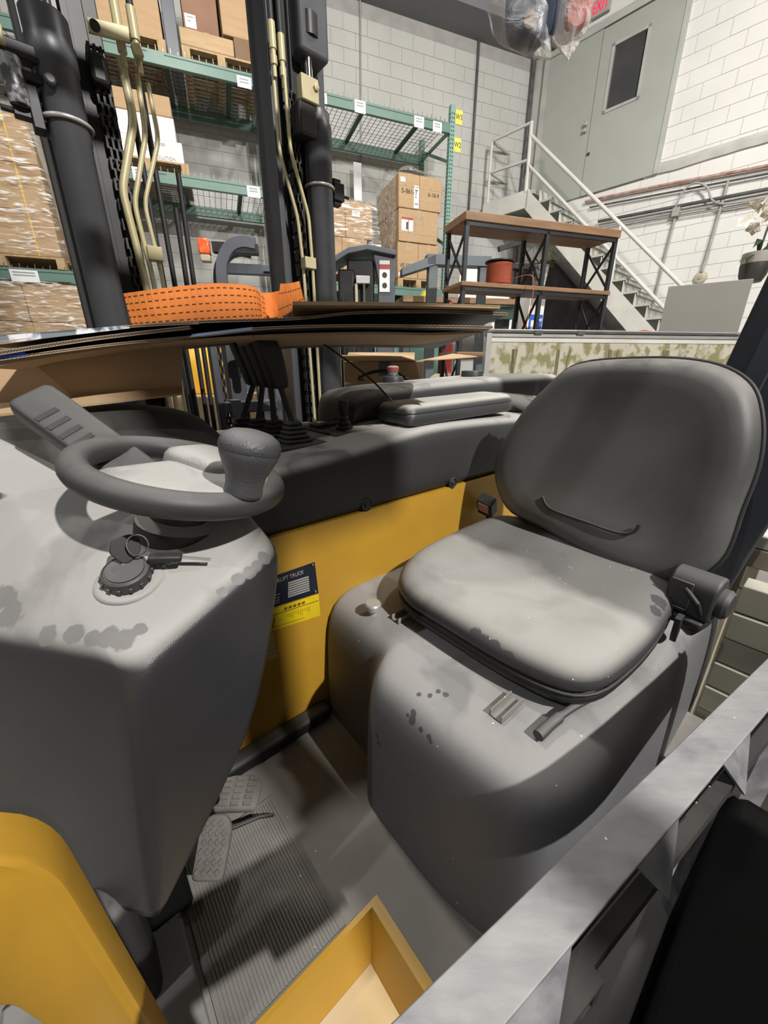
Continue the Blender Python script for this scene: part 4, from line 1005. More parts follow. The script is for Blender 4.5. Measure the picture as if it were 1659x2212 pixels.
# ================================================================ pallet racks along the back wall (local axes along that wall)
RK = thing('pallet_rack', 'tall green pallet rack with wire decks along the back wall', 'rack', (0, 0, 0), RB)
UPX = [3.71, .96, -1.33, -4.4]
top_z = [5.17, 7.0, 7.0, 7.0]
for i, x in enumerate(UPX):
    for yy in (6.68, 7.70):
        pf_ = MB()
        pf_.bb((x - .04, yy - .035, 0), (x + .04, yy - .030, top_z[i])); pf_.bb((x - .04, yy - .03, 0), (x - .035, yy + .035, top_z[i])); pf_.bb((x + .035, yy - .03, 0), (x + .04, yy + .035, top_z[i]))
        up = pf_.build('upright', X['rack_pale'] if yy < 7 else X['rack'], RK)
        if i == 0:
            hl = MB(); z = 2.2
            while z < 5.1:
                for dx in (-.017, .017): hl.bb((x + dx - .008, yy - .0365, z), (x + dx + .008, yy - .0345, z + .022))
                for dy in (-.012, .016): hl.bb((x - .0415, yy + dy - .007, z), (x - .0395, yy + dy + .007, z + .022))
                z += .051
            o = hl.build('slot', X['rack_dark'], up); o['kind'] = 'stuff'
    for z in (1.2, 2.3, 3.4, 4.5):
        MB().bar((x, 6.70, z), (x, 7.68, z + (.5 if z > 1.5 else .3)), .03, .04).build('brace', X['rack'], RK)
    MB().bar((x, 6.70, top_z[i] - .28), (x, 7.68, top_z[i] - .28), .03, .04).build('brace', X['rack'], RK)
def beam(x0, x1, z, y):
    b = MB(); b.bb((x0, y - .02, z - .125), (x1, y + .03, z)); b.bb((x0, y - .024, z - .03), (x1, y - .02, z - .024)) if False else None
    o = b.build('beam', X['rack'], RK, bevel=.004)
    if y < 7:
        MB().bb((x0 + .15, y - .022, z - .034), (x0 + (x1 - x0) * .42, y - .0195, z - .026)).build('beam_groove', X['rack_dark'], o)
        MB().bb((x0 + (x1 - x0) * .5, y - .022, z - .034), (x1 - .12, y - .0195, z - .026)).build('beam_groove', X['rack_dark'], o)
    return o
def deck(x0, x1, z):
    b = MB(); n = int((x1 - x0) / .075)
    for i in range(n + 1):
        x = x0 + (x1 - x0) * i / n
        b.bb((x - .003, 6.66, z + .002), (x + .003, 7.72, z + .008)); b.bb((x - .003, 6.645, z - .03), (x + .003, 6.655, z + .03 + (.02 if i % 2 else 0)))
    for j in range(13):
        y = 6.68 + j * .085; b.bb((x0, y - .003, z + .006), (x1, y + .003, z + .012))
    o = b.build('wire_deck', X['wire'], RK); o['kind'] = 'stuff'
    for k_ in range(1, 4):
        x = x0 + (x1 - x0) * (k_ - .5 + .0) / 3.0
        MB().bb((x - .025, 6.70, z - .035), (x + .025, 7.68, z)).build('deck_support', X['rack_dark'], RK)
LEV = [(0, (1.0, 3.67), (4.95, 2.73)), (1, (-1.29, .92), (4.95, 3.80, 1.35)), (2, (-4.36, -1.37), (4.95, 2.62, 1.35))]
for bay, (x0, x1), zs in LEV:
    for z in zs:
        beam(x0, x1, z, 6.66); beam(x0, x1, z, 7.71); deck(x0 + .02, x1 - .02, z)
for x0, x1, z0, z1 in ((.615, .785, 4.79, 4.90), (2.15, 2.31, 4.81, 4.945), (1.62, 1.76, 4.82, 4.93), (3.06, 3.22, 4.80, 4.93), (3.37, 3.52, 4.80, 4.92), (.60, .77, 3.66, 3.785), (-.74, -.62, 3.66, 3.80), (-2.26, -1.98, 2.47, 2.60)):
    t = MB().bb((x0, 6.632, z0), (x1, 6.636, z1)).build('shelf_label', X['tag'], RK)
    k = MB()
    for i in range(2): k.bb((x0 + .03, 6.630, z1 - .035 - i * .03), (x1 - .03, 6.632, z1 - .022 - i * .03))
    k.build('print', X['ink_grey'], t)
for z, s in ((5.03, 'W3'), (4.70, 'W2')):
    t = MB().bb((3.75, 6.64, z - .08), (3.87, 6.645, z + .09)).build('row_sign', X['ytag'], RK)
    text(s, X['ink'], t, (3.81, 6.636, z + .005), .09, (math.radians(90), 0, 0), sx=.85)
pn = lab(MB().bb((2.44, 7.66, 4.05), (2.58, 7.665, 4.68)).build('hanging_strip', X['tag'], RK), 'white paper strip hanging behind the deck')

# ---- loads on the racks
def carton(name, label, a, b, m=None, group=None, rz=RB, tape=True, loc=(0, 0, 0)):
    o = MB().bb(a, b).build(name, m or X['card'], None, bevel=.006, seg=1)
    o.rotation_euler = (0, 0, math.radians(rz)); o.location = loc
    tag(o, label, 'box', group)
    if tape:
        xm = (a[0] + b[0]) / 2; z1 = max(a[2], b[2])
        MB().bb((xm - .03, min(a[1], b[1]) - .0015, z1 - .10), (xm + .03, max(a[1], b[1]), z1 + .001)).build('tape', X['card_light'], o)
    return o
def front_print(o, s, x, y, z, size, m=None, sx=1): return text(s, m or X['ink'], o, (x, y, z), size, (math.radians(90), 0, 0), 'print', sx=sx)
def sticker(o, x0, x1, y, z0, z1, m=None, bars=2, nm='sticker'):
    t = MB().bb((x0, y - .003, z0), (x1, y - .001, z1)).build(nm, m or X['tag'], o)
    k = MB(); h = (z1 - z0)
    for i in range(bars): k.bb((x0 + (x1 - x0) * .2, y - .0042, z1 - h * (.25 + i * .3)), (x1 - (x1 - x0) * (.2 + .25 * (i % 2)), y - .003, z1 - h * (.17 + i * .3)))
    k.build('print', X['ink_grey'], t)
    return t
def pallet(label, x0, x1, y0, y1, z, group='wooden pallets on the racks'):
    t = thing('pallet', label, 'pallet', (0, 0, 0), RB, group)
    n = 7
    for i in range(n):
        y = y0 + (y1 - y0 - .1) * i / (n - 1)
        MB().bb((x0, y, z + .105), (x1, y + .095, z + .125)).build('deck_board', X['pallet'], t)
    for i in range(3):
        x = x0 + (x1 - x0 - .09) * i / 2
        for yy in (y0, (y0 + y1) / 2 - .05, y1 - .1):
            MB().bb((x, yy, z + .02), (x + .09, yy + .1, z + .105)).build('pallet_block', X['pallet'], t)
        MB().bb((x, y0, z + .0), (x + .09, y1, z + .02)).build('runner', X['pallet'], t)
    return t
def straps(o, xs, y, z0, z1, m):
    for x in xs: MB().bb((x - .008, y - .003, z0), (x + .008, y - .001, z1)).build('strap', m, o)
DZ = .016
# right bay, right stack
Y = 6.70
pallet('wooden pallet under the tall stack in the right bay', 2.86, 3.62, Y, Y + .95, 2.73 + DZ)
c = [carton('carton', 'lower left brown carton of the tall stack in the right bay', (2.85, Y, 2.875), (3.215, Y + .95, 3.375)),
     carton('carton', 'lower right brown carton of the tall stack in the right bay', (3.22, Y, 2.875), (3.59, Y + .95, 3.375)),
     carton('carton', 'wide middle carton with red shipping label in the right bay', (2.855, Y - .02, 3.38), (3.545, Y + .95, 3.815)),
     carton('carton', 'top left carton of the tall stack in the right bay', (2.842, Y - .03, 3.82), (3.195, Y + .95, 4.255)),
     carton('carton', 'top right carton of the tall stack in the right bay', (3.20, Y - .03, 3.82), (3.585, Y + .95, 4.255))]
front_print(c[3], '5-861-3', 3.02, Y - .034, 4.03, .085); front_print(c[4], '6-18-9', 3.44, Y - .034, 4.03, .075)
front_print(c[0], 'VE.508-9', 3.03, Y - .004, 3.05, .08); front_print(c[1], 'VE.508', 3.40, Y - .004, 3.05, .08)
sticker(c[3], 2.87, 2.97, Y - .03, 4.14, 4.20); sticker(c[3], 3.10, 3.19, Y - .03, 3.76 + .07, 4.12, bars=3); sticker(c[0], 2.87, 2.96, Y, 2.90, 2.95)
t = sticker(c[2], 2.90, 3.10, Y - .02, 3.52, 3.70, bars=0)
MB().bb((2.90, Y - .0245, 3.67), (3.10, Y - .023, 3.70)).build('print', X['redm'], t)
MB().bb((2.98, Y - .0245, 3.54), (3.01, Y - .023, 3.64)).build('print', X['ink'], t)
k = MB()
for p, q_ in (((3.14, 3.45), (3.14, 3.72)), ((3.14, 3.72), (3.27, 3.70)), ((3.27, 3.70), (3.27, 3.43)), ((3.14, 3.72), (3.17, 3.75)), ((3.17, 3.75), (3.28, 3.73)), ((3.28, 3.73), (3.27, 3.70))):
    k.bar((p[0], Y - .0215, p[1]), (q_[0], Y - .0215, q_[1]), .006, .002, (0, 1, 0))
k.build('print', X['ink_grey'], c[2])
for o, xs, z0, z1, yy in ((c[3], (2.96, 3.07), 3.82, 4.255, Y - .03), (c[4], (3.40,), 3.82, 4.255, Y - .03), (c[2], (3.02, 3.38), 3.38, 3.815, Y - .02), (c[0], (3.0,), 2.875, 3.375, Y)): straps(o, xs, yy, z0, z1, X['card_light'])
for o, x0, x1, z, yy in ((c[3], 2.842, 3.195, 4.10, Y - .03), (c[4], 3.2, 3.585, 4.10, Y - .03), (c[2], 2.855, 3.545, 3.50, Y - .02), (c[0], 2.85, 3.215, 2.98, Y)):
    MB().bb((x0, yy - .003, z - .008), (x1, yy - .001, z + .008)).build('strap', X['card_light'], o)
def cover(name, label, pts_rows, m, group=None):   # loose draped film from a grid of local points, with a little wrinkling
    nv = len(pts_rows[0]); rows = []
    for r in pts_rows: rows.append(smooth_path(r, 6))
    cols = list(zip(*rows)); fin = [smooth_path(cl_, 6) for cl_ in cols]
    b = MB(); nu = len(fin[0]); vs = []
    for i, cl_ in enumerate(fin):
        for j, p in enumerate(cl_):
            d = Vector((mnoise.noise(p * 5), mnoise.noise(p * 5 + Vector((7, 3, 1))), mnoise.noise(p * 6 + Vector((1, 9, 4))))) * .018
            vs.append(p + d)
    fs = [(i * nu + j, i * nu + j + 1, (i + 1) * nu + j + 1, (i + 1) * nu + j) for i in range(len(fin) - 1) for j in range(nu - 1)]
    o = b.add(vs, fs).build(name, m, None, smooth=180)
    o.rotation_euler = (0, 0, math.radians(RB))
    return tag(o, label, 'plastic film', group)
cover('stretch_film', 'clear film draped over the left side of the tall carton stack', [
    [(2.80, 7.60, 4.30), (2.80, 7.55, 3.9), (2.79, 7.5, 3.4), (2.78, 7.4, 2.9)],
    [(2.80, 7.1, 4.33), (2.79, 7.1, 3.9), (2.78, 7.0, 3.4), (2.74, 7.0, 2.95)],
    [(2.81, 6.72, 4.31), (2.80, 6.70, 3.9), (2.80, 6.68, 3.45), (2.72, 6.66, 3.05)]], X['film_loose'])
cover('stretch_film', 'crumpled clear film lying on top of the tall carton stack', [
    [(2.84, 6.72, 4.30), (2.95, 7.0, 4.36), (2.9, 7.5, 4.30)],
    [(3.15, 6.70, 4.31), (3.1, 7.0, 4.47), (3.2, 7.5, 4.33)],
    [(3.57, 6.72, 4.29), (3.5, 7.0, 4.36), (3.55, 7.5, 4.30)]], X['film_loose'])
# right bay, left stack
pallet('wooden pallet under the wrapped cartons in the right bay', 1.45, 2.40, Y, Y + .95, 2.73 + DZ)
c = [carton('carton', 'lower right carton of the film wrapped stack', (1.93, Y, 2.875), (2.33, Y + .95, 3.34)),
     carton('carton', 'lower left carton of the film wrapped stack', (1.46, Y, 2.875), (1.925, Y + .95, 3.34)),
     carton('carton', 'upper left carton of the film wrapped stack', (1.46, Y, 3.345), (1.985, Y + .95, 3.80)),
     carton('carton', 'upper right carton of the film wrapped stack', (1.99, Y, 3.345), (2.42, Y + .95, 3.80)),
     carton('carton', 'single carton standing on top beside the right mast column', (1.42, Y + .2, 3.83), (1.94, Y + .8, 4.14))]
front_print(c[4], '08-9', 1.82, Y + .196, 3.95, .10)
sticker(c[3], 2.10, 2.22, Y, 3.62, 3.70); sticker(c[1], 1.66, 1.80, Y, 2.98, 3.2, bars=3)
cover('stretch_film', 'shiny clear film sagging over the wrapped cartons', [
    [(1.50, 7.3, 3.84), (1.48, 6.66, 3.84), (1.48, 6.64, 3.55), (1.50, 6.63, 3.32)],
    [(1.95, 7.3, 3.84), (1.95, 6.66, 3.83), (1.95, 6.63, 3.5), (1.95, 6.62, 3.28)],
    [(2.40, 7.3, 3.84), (2.42, 6.66, 3.82), (2.46, 6.62, 3.45), (2.48, 6.60, 3.10)],
    [(2.46, 7.3, 3.82), (2.48, 6.8, 3.80), (2.52, 6.66, 3.4), (2.56, 6.62, 3.08)]], X['film'])
# left bay
pallet('wooden pallet under the shrink wrapped load beside the left mast column', -2.95, -1.68, 6.66, 7.6, 2.62 + DZ)
for i, x in enumerate((-2.95, -2.31)):
    for j, (z0, z1) in enumerate(((2.765, 3.225), (3.23, 3.68), (3.685, 4.13))):
        x1 = (-2.315, -1.70)[i]
        o = carton('carton', '%s %s carton of the shrink wrapped load left of the mast' % (('lower', 'middle', 'top')[j], ('left', 'right')[i]), (x, 6.67, z0), (x1, 7.6, z1), X['card'], tape=False)
        straps(o, ((x + x1) / 2 + .08,), 6.67, z0, z1, X['strapy'])
cover('stretch_film', 'shiny shrink wrap around the load left of the mast', [
    [(-2.97, 6.64, 4.16), (-2.97, 6.63, 3.6), (-2.97, 6.63, 3.2), (-2.97, 6.64, 2.78)],
    [(-2.3, 6.63, 4.16), (-2.3, 6.62, 3.6), (-2.3, 6.62, 3.2), (-2.3, 6.63, 2.78)],
    [(-1.72, 6.63, 4.15), (-1.71, 6.62, 3.6), (-1.70, 6.62, 3.2), (-1.69, 6.63, 2.78)],
    [(-1.67, 6.8, 4.15), (-1.67, 6.8, 3.6), (-1.66, 6.8, 3.2), (-1.66, 6.8, 2.78)]], X['film'])
cover('plastic_sheet', 'torn dull plastic sheet hanging beside the wrapped load', [
    [(-1.72, 6.62, 4.22), (-1.64, 6.60, 3.6), (-1.62, 6.60, 3.2), (-1.58, 6.60, 2.75)],
    [(-1.62, 6.60, 4.05), (-1.52, 6.59, 3.6), (-1.48, 6.59, 3.2), (-1.46, 6.6, 2.72)],
    [(-1.55, 6.60, 3.75), (-1.42, 6.59, 3.55), (-1.38, 6.59, 3.2), (-1.36, 6.6, 2.70)]], X['torn'])
for i, (x, x1) in enumerate(((-2.9, -2.2), (-2.195, -1.44))):
    for j, (z0, z1) in enumerate(((1.52, 2.03), (2.035, 2.47))):
        o = carton('carton', '%s %s carton of the wrapped load below the left green beam' % (('lower', 'upper')[j], ('left', 'right')[i]), (x, 6.67, z0), (x1, 7.6, z1), X['card'], tape=False)
        if i and not j: front_print(o, '|||  |||', -1.75, 6.665, 1.85, .09, X['ink_grey'])
pallet('wooden pallet low in the left bay', -2.9, -1.44, 6.68, 7.6, 1.35 + DZ)
cover('stretch_film', 'shrink wrap around the load below the left green beam', [
    [(-2.92, 6.64, 2.49), (-2.92, 6.63, 2.2), (-2.92, 6.63, 1.5)],
    [(-2.1, 6.63, 2.49), (-2.1, 6.62, 2.2), (-2.1, 6.62, 1.5)],
    [(-1.43, 6.63, 2.49), (-1.42, 6.62, 2.2), (-1.42, 6.62, 1.5)]], X['film'])
# middle bay, 3.8 level
pallet('wooden pallet under the white boxes in the middle bay', -1.05, -.09, 6.72, 7.6, 3.80 + DZ)
c = carton('carton', 'white printed box at the bottom of the stack in the middle bay', (-1.0, 6.76, 3.945), (-.135, 7.5, 4.165), X['white_box'], tape=False)
front_print(c, 'DRIVER', -.40, 6.756, 4.115, .045, X['ink_grey']); front_print(c, 'ATTITUDE', -.55, 6.756, 4.045, .045, X['ink_grey']); front_print(c, 'SOLUTION', -.35, 6.756, 3.98, .05, X['ink_grey'])
carton('carton', 'plain white box in the middle of the stack in the middle bay', (-.98, 6.78, 4.17), (-.19, 7.45, 4.405), X['white_box'], tape=False)
carton('carton', 'brown box on top of the white boxes in the middle bay', (-.95, 6.78, 4.41), (-.20, 7.4, 4.61))
# middle bay, top level
pallet('wooden pallet on the top level behind the left mast column', -1.0, -.15, 6.70, 7.6, 4.95 + DZ)
pallet('wooden pallet on the top level left of the right mast column', .02, .90, 6.70, 7.6, 4.95 + DZ)
carton('carton', 'brown carton on the top level just right of the hoses', (-.90, 6.75, 5.095), (-.17, 7.5, 5.75))
carton('black_panel_pack', 'dark grey pack standing on the top level', (-.14, 6.75, 4.968), (.0, 7.5, 6.0), X['truck_grey'], tape=False)
carton('carton', 'flat tan carton on the top level', (.02, 6.70, 5.095), (.62, 7.5, 5.25), X['card_light'])
c = carton('carton', 'reddish brown carton with a white note on the top level', (.08, 6.74, 5.256), (.47, 7.5, 5.95), mat('reddish_card', (.30, .17, .11), None, 3, .8), tape=False)
sticker(c, .10, .22, 6.74, 5.28, 5.40)
carton('carton', 'dark brown low carton beside the flat tan one', (.63, 6.72, 5.095), (.91, 7.5, 5.30), mat('dark_card', (.24, .15, .09), None, 3, .8), tape=False)
carton('carton', 'large brown carton on the top level beside the right mast column', (.51, 6.74, 5.306), (.92, 7.5, 6.1), tape=False)

# ================================================================ machines in front of the racks
S1 = thing('pallet_stacker', 'dark grey stacker with curved guard and orange lamps before the racks', 'pallet stacker', (-1.2, 3.95, 0), 12)
def L(px, py, yy): return (px, yy, py)
cv = smooth_path([(-.235, 0, 1.9), (-.235, 0, 2.20), (-.21, 0, 2.36), (-.13, 0, 2.47), (-.03, 0, 2.51), (.08, 0, 2.50)], 6)
rg = []
for i, p in enumerate(cv):
    t = (cv[min(i + 1, len(cv) - 1)] - cv[max(i - 1, 0)]).normalized(); nn = Vector((t.z, 0, -t.x))
    w_ = .045
    rg.append([p - nn * w_ + Vector((0, -.03, 0)), p + nn * w_ + Vector((0, -.03, 0)), p + nn * w_ + Vector((0, .03, 0)), p - nn * w_ + Vector((0, .03, 0))])
MB().loft(rg).build('curved_guard', X['truck_grey'], S1, bevel=.004)
MB().loft([[p + Vector((-.06, .20, -.02)) for p in r] for r in rg]).build('curved_guard', X['steel_black'], S1, bevel=.004)
MB().bb((-.28, -.02, 2.42), (.10, .05, 2.50)).build('top_rail', X['steel_black'], S1, bevel=.004)
MB().bb((-.20, .05, 2.28), (.60, .12, 2.36)).build('cross_beam', X['truck_grey'], S1, bevel=.004)
hb_ = MB(); hb_.loft([[(x, yy, z) for x, z in ((.12, 2.30), (.30, 2.47), (.60, 2.47), (.60, 2.30))] for yy in (.02, .05)])
pl_ = hb_.build('head_plate', X['truck_grey'], S1, bevel=.004)
tr_ = MB().loft([[(x, yy, z) for x, z in ((.335, 2.375), (.43, 2.375), (.382, 2.46))] for yy in (.014, .019)]).build('warning_triangle', X['tag'], pl_)
text('!', X['ink'], tr_, (.382, .012, 2.405), .05, (math.radians(90), 0, 0), 'symbol')
for (x, z, nm) in ((-.34, 2.45, 'upper'), (-.42, 1.98, 'lower')):
    o = lab(MB().bb((x - .045, -.06, z - .055), (x + .045, .02, z + .06)).build('lamp', X['amber'], S1, bevel=.012), '%s orange lamp' % nm)
    MB().bb((x - .04, -.055, z - .11), (x + .04, .015, z - .055)).build('lamp_base', X['cream'], o, bevel=.01)
MB().cyl((-.42, -.02, 0), (-.42, -.02, 1.87), .02, 10).build('lamp_pole', X['steel_black'], S1, smooth=50)
MB().cyl((-.20, -.04, 2.06), (.07, -.04, 2.06), .026, 14).build('roller', X['alu'], S1, smooth=50)
for x in (-.175, .02): MB().bb((x - .012, -.06, 1.85), (x + .012, -.02, 2.10)).build('roller_bracket', X['truck_grey'], S1, bevel=.003)
MB().bb((-.26, -.05, 0), (.35, .35, 1.80)).build('body', X['truck_grey'], S1, bevel=.03)
MB().bb((.52, .0, 0), (.60, .1, 2.40)).build('rear_post', X['truck_grey'], S1, bevel=.006)

S2 = thing('pallet_stacker', 'grey stacker with sloping hood and a red white warning sticker', 'pallet stacker', (-.21, 3.98, 0), 3)
hd2 = MB(); hd2.loft([[(x, yy, z) for x, z in ((-.30, 2.34), (-.10, 2.45), (.06, 2.47), (.31, 2.43), (.31, 2.39), (.06, 2.43), (-.10, 2.40), (-.30, 2.29))] for yy in (-.14, .2)])
hd2.build('hood', X['truck_grey'], S2, bevel=.006)
cp = MB().loft([[(x, -.10, z) for x, z in ((.08, 0), (.29, 0), (.305, 2.40), (.11, 2.43), (.16, 2.2))], [(x, .15, z) for x, z in ((.08, 0), (.29, 0), (.305, 2.40), (.11, 2.43), (.16, 2.2))]]).build('side_cover', X['truck_grey'], S2, bevel=.006)
w_ = MB().bb((.165, -.108, 2.12), (.255, -.102, 2.36)).build('warning_sticker', X['tag'], cp)
MB().bb((.165, -.110, 2.295), (.255, -.1085, 2.33)).build('print', X['redm'], w_)
for z in (2.25, 2.17): MB().lathe([(.022, 0), (.022, .001), (.012, .0012)], 14, (.21, -.1085, z), Matrix.Rotation(math.radians(90), 3, 'X')).build('pictogram', X['ink'], w_)
vv = MB()
for i in range(5): vv.bb((.17, -.1035, 1.93 + i * .022), (.23, -.1005, 1.938 + i * .022))
vv.build('vent', X['ink'], cp)
b = MB(); b.bb((-.20, -.08, 0), (-.05, .1, 2.30)); b.bb((-.12, -.06, 1.6), (.12, .14, 2.38))
b.build('mast_body', X['steel_black'], S2, bevel=.02)
MB().cyl((.03, -.11, 1.7), (.03, -.11, 2.18), .012, 10).build('lift_rod', X['chrome'], S2, smooth=50)
MB().cyl((-.04, -.11, 1.7), (-.04, -.11, 2.18), .014, 10).build('lift_rod', X['cream'], S2, smooth=50)
MB().bb((-.04, -.13, 2.18), (.08, -.06, 2.24)).build('rod_bracket', X['alu'], S2, bevel=.004)
for x in (-.22, -.16): MB().cyl((x, -.1, 0), (x, -.1, 2.06), .018, 10).build('hose', X['steel_black'], S2, smooth=50)
MB().bb((-.34, -.02, 2.12), (-.24, .06, 2.26)).build('control_box', X['steel_black'], S2, bevel=.02)

S3 = thing('steel_trestle', 'blue grey steel trestle frame between stacker and wooden shelf', 'frame', (.15, 3.90, 0), 8)
MB().loft([[(x, yy, z) for x, z in ((0, 2.24), (.30, 2.33), (.30, 2.41), (0, 2.30))] for yy in (-.05, .06)]).build('gusset_plate', X['truck_bluegrey'], S3, bevel=.004)
MB().bb((.22, -.05, 2.33), (.80, .06, 2.41)).build('top_beam', X['truck_bluegrey'], S3, bevel=.004)
MB().bb((.24, -.04, 0), (.32, .05, 2.35)).build('leg', X['truck_bluegrey'], S3, bevel=.004)
MB().bar((.74, 0, 2.36), (.82, 0, 0), .07, .07, (0, 1, 0)).build('leg', X['truck_bluegrey'], S3, bevel=.004)
sh_ = carton('low_shelf', 'low green shelf beam with white tags behind the stacker', (1.5, 5.9, 1.0), (3.6, 6.1, 1.9), X['rack'], tape=False)
sh_['category'] = 'shelf'; sticker(sh_, 1.7, 1.85, 5.9, 1.72, 1.85)
rd = MB().lathe([(.07, 0), (.07, 2.0), (.05, 2.05), (.02, 2.08)], 16, (.60, 4.06, 0)).build('gas_cylinder', X['redm'], None, smooth=40); tag(rd, 'narrow dark red cylinder behind the steel trestle', 'cylinder')
yc = MB().loft([[(.46 + x, 4.32 + y, z) for x, y in ((-.10, -.05), (.10, -.05), (.10, .05), (-.10, .05))] for z in (2.14, 2.19)]).build('parcel_tray', X['rack_dark'], None); tag(yc, 'dark tray on the low bench behind the trestle', 'tray')
bn_ = thing('bench', 'low dark bench with a pale top behind the trestle', 'bench', (.55, 4.35, 0), 10)
MB().bb((-.4, -.15, 2.08), (.75, .2, 2.13)).build('bench_top', X['wood'], bn_); MB().bb((-.4, -.13, 1.95), (.75, .18, 2.08)).build('apron', X['rack'], bn_)
for x in (-.38, .66): MB().bb((x, -.1, 0), (x + .07, .1, 1.95)).build('leg', X['truck_bluegrey'], bn_)
yl = MB().lathe([(.06, 2.132), (.065, 2.15), (.05, 2.19), (.02, 2.195)], 16, (.42, 4.28, 0)).build('yellow_roll', X['ytag'], None, smooth=40); yl.location.z = .0; tag(yl, 'small yellow roll on the bench', 'roll')
bpy.data.objects.remove(yc)

# ================================================================ wooden shelf unit with its things
ang = 17.5
nc = to_world(RB, 1.59, 2.605)
SU = thing('shelf_unit', 'tall open shelf with brown boards and black X braced metal frame', 'shelf', (nc[0], nc[1], 0), ang)
Lx, Dy = 1.26, .29
for z, th in ((2.44, .05), (2.045, .028), (1.60, .028), (1.16, .028), (.72, .028), (.28, .028)):
    o = MB().bb((-.01, -.01, z - th), (Lx + .01 if z > 1.7 else .36, Dy + .01, z)).build('shelf_board', X['wood'], SU, bevel=.004)
for x in (.0, .63, Lx - .025):
    for y in (.0, Dy - .025):
        MB().bb((x, y, 0), (x + .026, y + .026, 2.39)).build('leg', X['shelf_metal'], SU)
for x in (.0125, .64, Lx - .012):
    for z0, z1 in ((2.06, 2.36), (1.62, 2.0), (1.18, 1.56)):
        MB().bar((x, .012, z0), (x, Dy - .012, z1), .012, .014).build('cross_brace', X['shelf_metal'], SU)
        MB().bar((x, .012, z1), (x, Dy - .012, z0), .012, .014).build('cross_brace', X['shelf_metal'], SU)
for z in (2.385, 2.01): MB().bb((0, 0, z - .02), (Lx, .02, z)).build('rail', X['shelf_metal'], SU)
# spool of red wire
def local(x, y):
    a = math.radians(ang); return (nc[0] + x * math.cos(a) - y * math.sin(a), nc[1] + x * math.sin(a) + y * math.cos(a))
sx_, sy_ = local(.36, .13)
SPO = thing('wire_spool', 'spool of red copper wire on the shelf board', 'spool', (sx_, sy_, 2.045))
prof = [(.07, .012)]
for i in range(16): prof += [(.088, .016 + i * .0085), (.093, .020 + i * .0085)]
prof.append((.07, .155))
MB().lathe(prof, 32).build('wire_winding', X['copper'], SPO, smooth=30)
MB().lathe([(.02, 0), (.106, 0), (.106, .008), (.02, .012)], 32).build('flange', X['copper'], SPO, smooth=30)
MB().lathe([(.02, .155), (.106, .156), (.106, .164), (.02, .164)], 32).build('flange', X['shelf_metal'], SPO, smooth=30)
MB().tube(smooth_path([(.09, -.03, .05), (.16, -.10, .06), (.20, -.16, .03), (.205, -.17, -.1), (.18, -.17, -.3), (.15, -.17, -.5)], 6), .0024, 8).build('wire_end', X['copper'], SPO, smooth=60)
# plant
px_, py_ = local(.72, .14)
PL = thing('potted_plant', 'spiky pale green plant in a mirrored mosaic pot', 'plant', (px_, py_, 2.045))
MB().lathe([(.038, 0), (.042, .01), (.058, .15), (.060, .165), (.052, .165), (.048, .13)], 12).build('pot', X['pot_glass'], PL)
for i in range(16):
    t = random.uniform(-.6, 2.2) if i % 3 else random.uniform(0, 6.28)
    r = random.uniform(.08, .17); h = random.uniform(-.02, .14)
    dr = Vector((math.cos(t), math.sin(t) * .6 - .3, 0)).normalized(); sd_ = Vector((-dr.y, dr.x, 0)) * .008
    p0_, p1_, p2_ = Vector((.0, 0, .155)), dr * r * .5 + Vector((0, 0, .17 + h)), dr * r + Vector((0, 0, .15 + h * .7))
    MB().add([p0_ - sd_ * .7, p0_ + sd_ * .7, p1_ + sd_, p1_ - sd_, p2_, p1_ + Vector((0, 0, -.004)), p2_ - Vector((0, 0, .003))], [(0, 1, 2, 3), (3, 2, 4), (0, 3, 5), (5, 2, 1), (3, 6, 5), (5, 6, 2)]).build('leaf', X['leaf'], PL)
# things under and behind the shelf
bp_ = MB().loft([[(x, yy, z) for x, z in ((-5.05, .3), (-3.2, .3), (-3.2, 2.35), (-4.3, 3.45), (-5.05, 3.45))] for yy in (8.30, 8.36)]).build('stair_shade_panel', X['steel_black'], None); bp_.rotation_euler = (0, 0, math.radians(RD)); tag(bp_, 'large dark panel standing in for the shade under the stairs', 'board')  # dark sheet that paints the stair shadow
wb_ = thing('foam_sheet', 'white foam board leaning behind the shelf frame', 'board', (1.10, 4.78, 0), 12)
MB().loft([[(x, yy, z) for x, z in ((-.30, 0), (.36, 0), (.36, 2.05), (.24, 2.35), (-.05, 2.55), (-.30, 2.55))] for yy in (0, .05)]).build('board', X['white_box'], wb_)
MB().bb((-.18, -.004, 2.0), (.0, -.001, 2.02)).build('scuff', X['ink_grey'], wb_)
bxm = carton('appliance_box', 'blue white printed box behind the shelf leg', (0, 0, 0), (.16, .2, 2.12), X['white_box'], rz=15, tape=False, loc=(1.33, 3.95, 0))
bl_ = MB().bb((.01, -.003, 1.62), (.15, -.001, 1.95)).build('blue_print', X['card_blue'], bxm)
MB().bb((.03, -.004, 1.68), (.06, -.003, 1.9)).build('white_print', X['tag'], bl_)
fx = thing('fire_point', 'white board with a red outlined fire extinguisher sign', 'sign board', (0, 0, 0), RD)
MB().bb((-3.19, 8.28, .5), (-2.60, 8.31, 2.13)).build('board', mat('beige_board', (.52, .49, .46), None, 3, .6), fx)
k = MB()
for a, b in (((-3.10, 8.265, 1.80), (-3.08, 8.28, 2.10)), ((-3.0, 8.265, 1.80), (-2.98, 8.28, 2.10)), ((-3.10, 8.265, 2.08), (-2.98, 8.28, 2.10)), ((-3.06, 8.265, 1.83), (-3.02, 8.28, 2.05))): k.bb(a, b)
k.build('red_print', X['redm'], fx)
rdm = MB().lathe([(.16, 1.55), (.16, 1.72), (.13, 1.80), (.07, 1.86), (.01, 1.88)], 20).build('red_helmet', X['redm'], None, smooth=50)
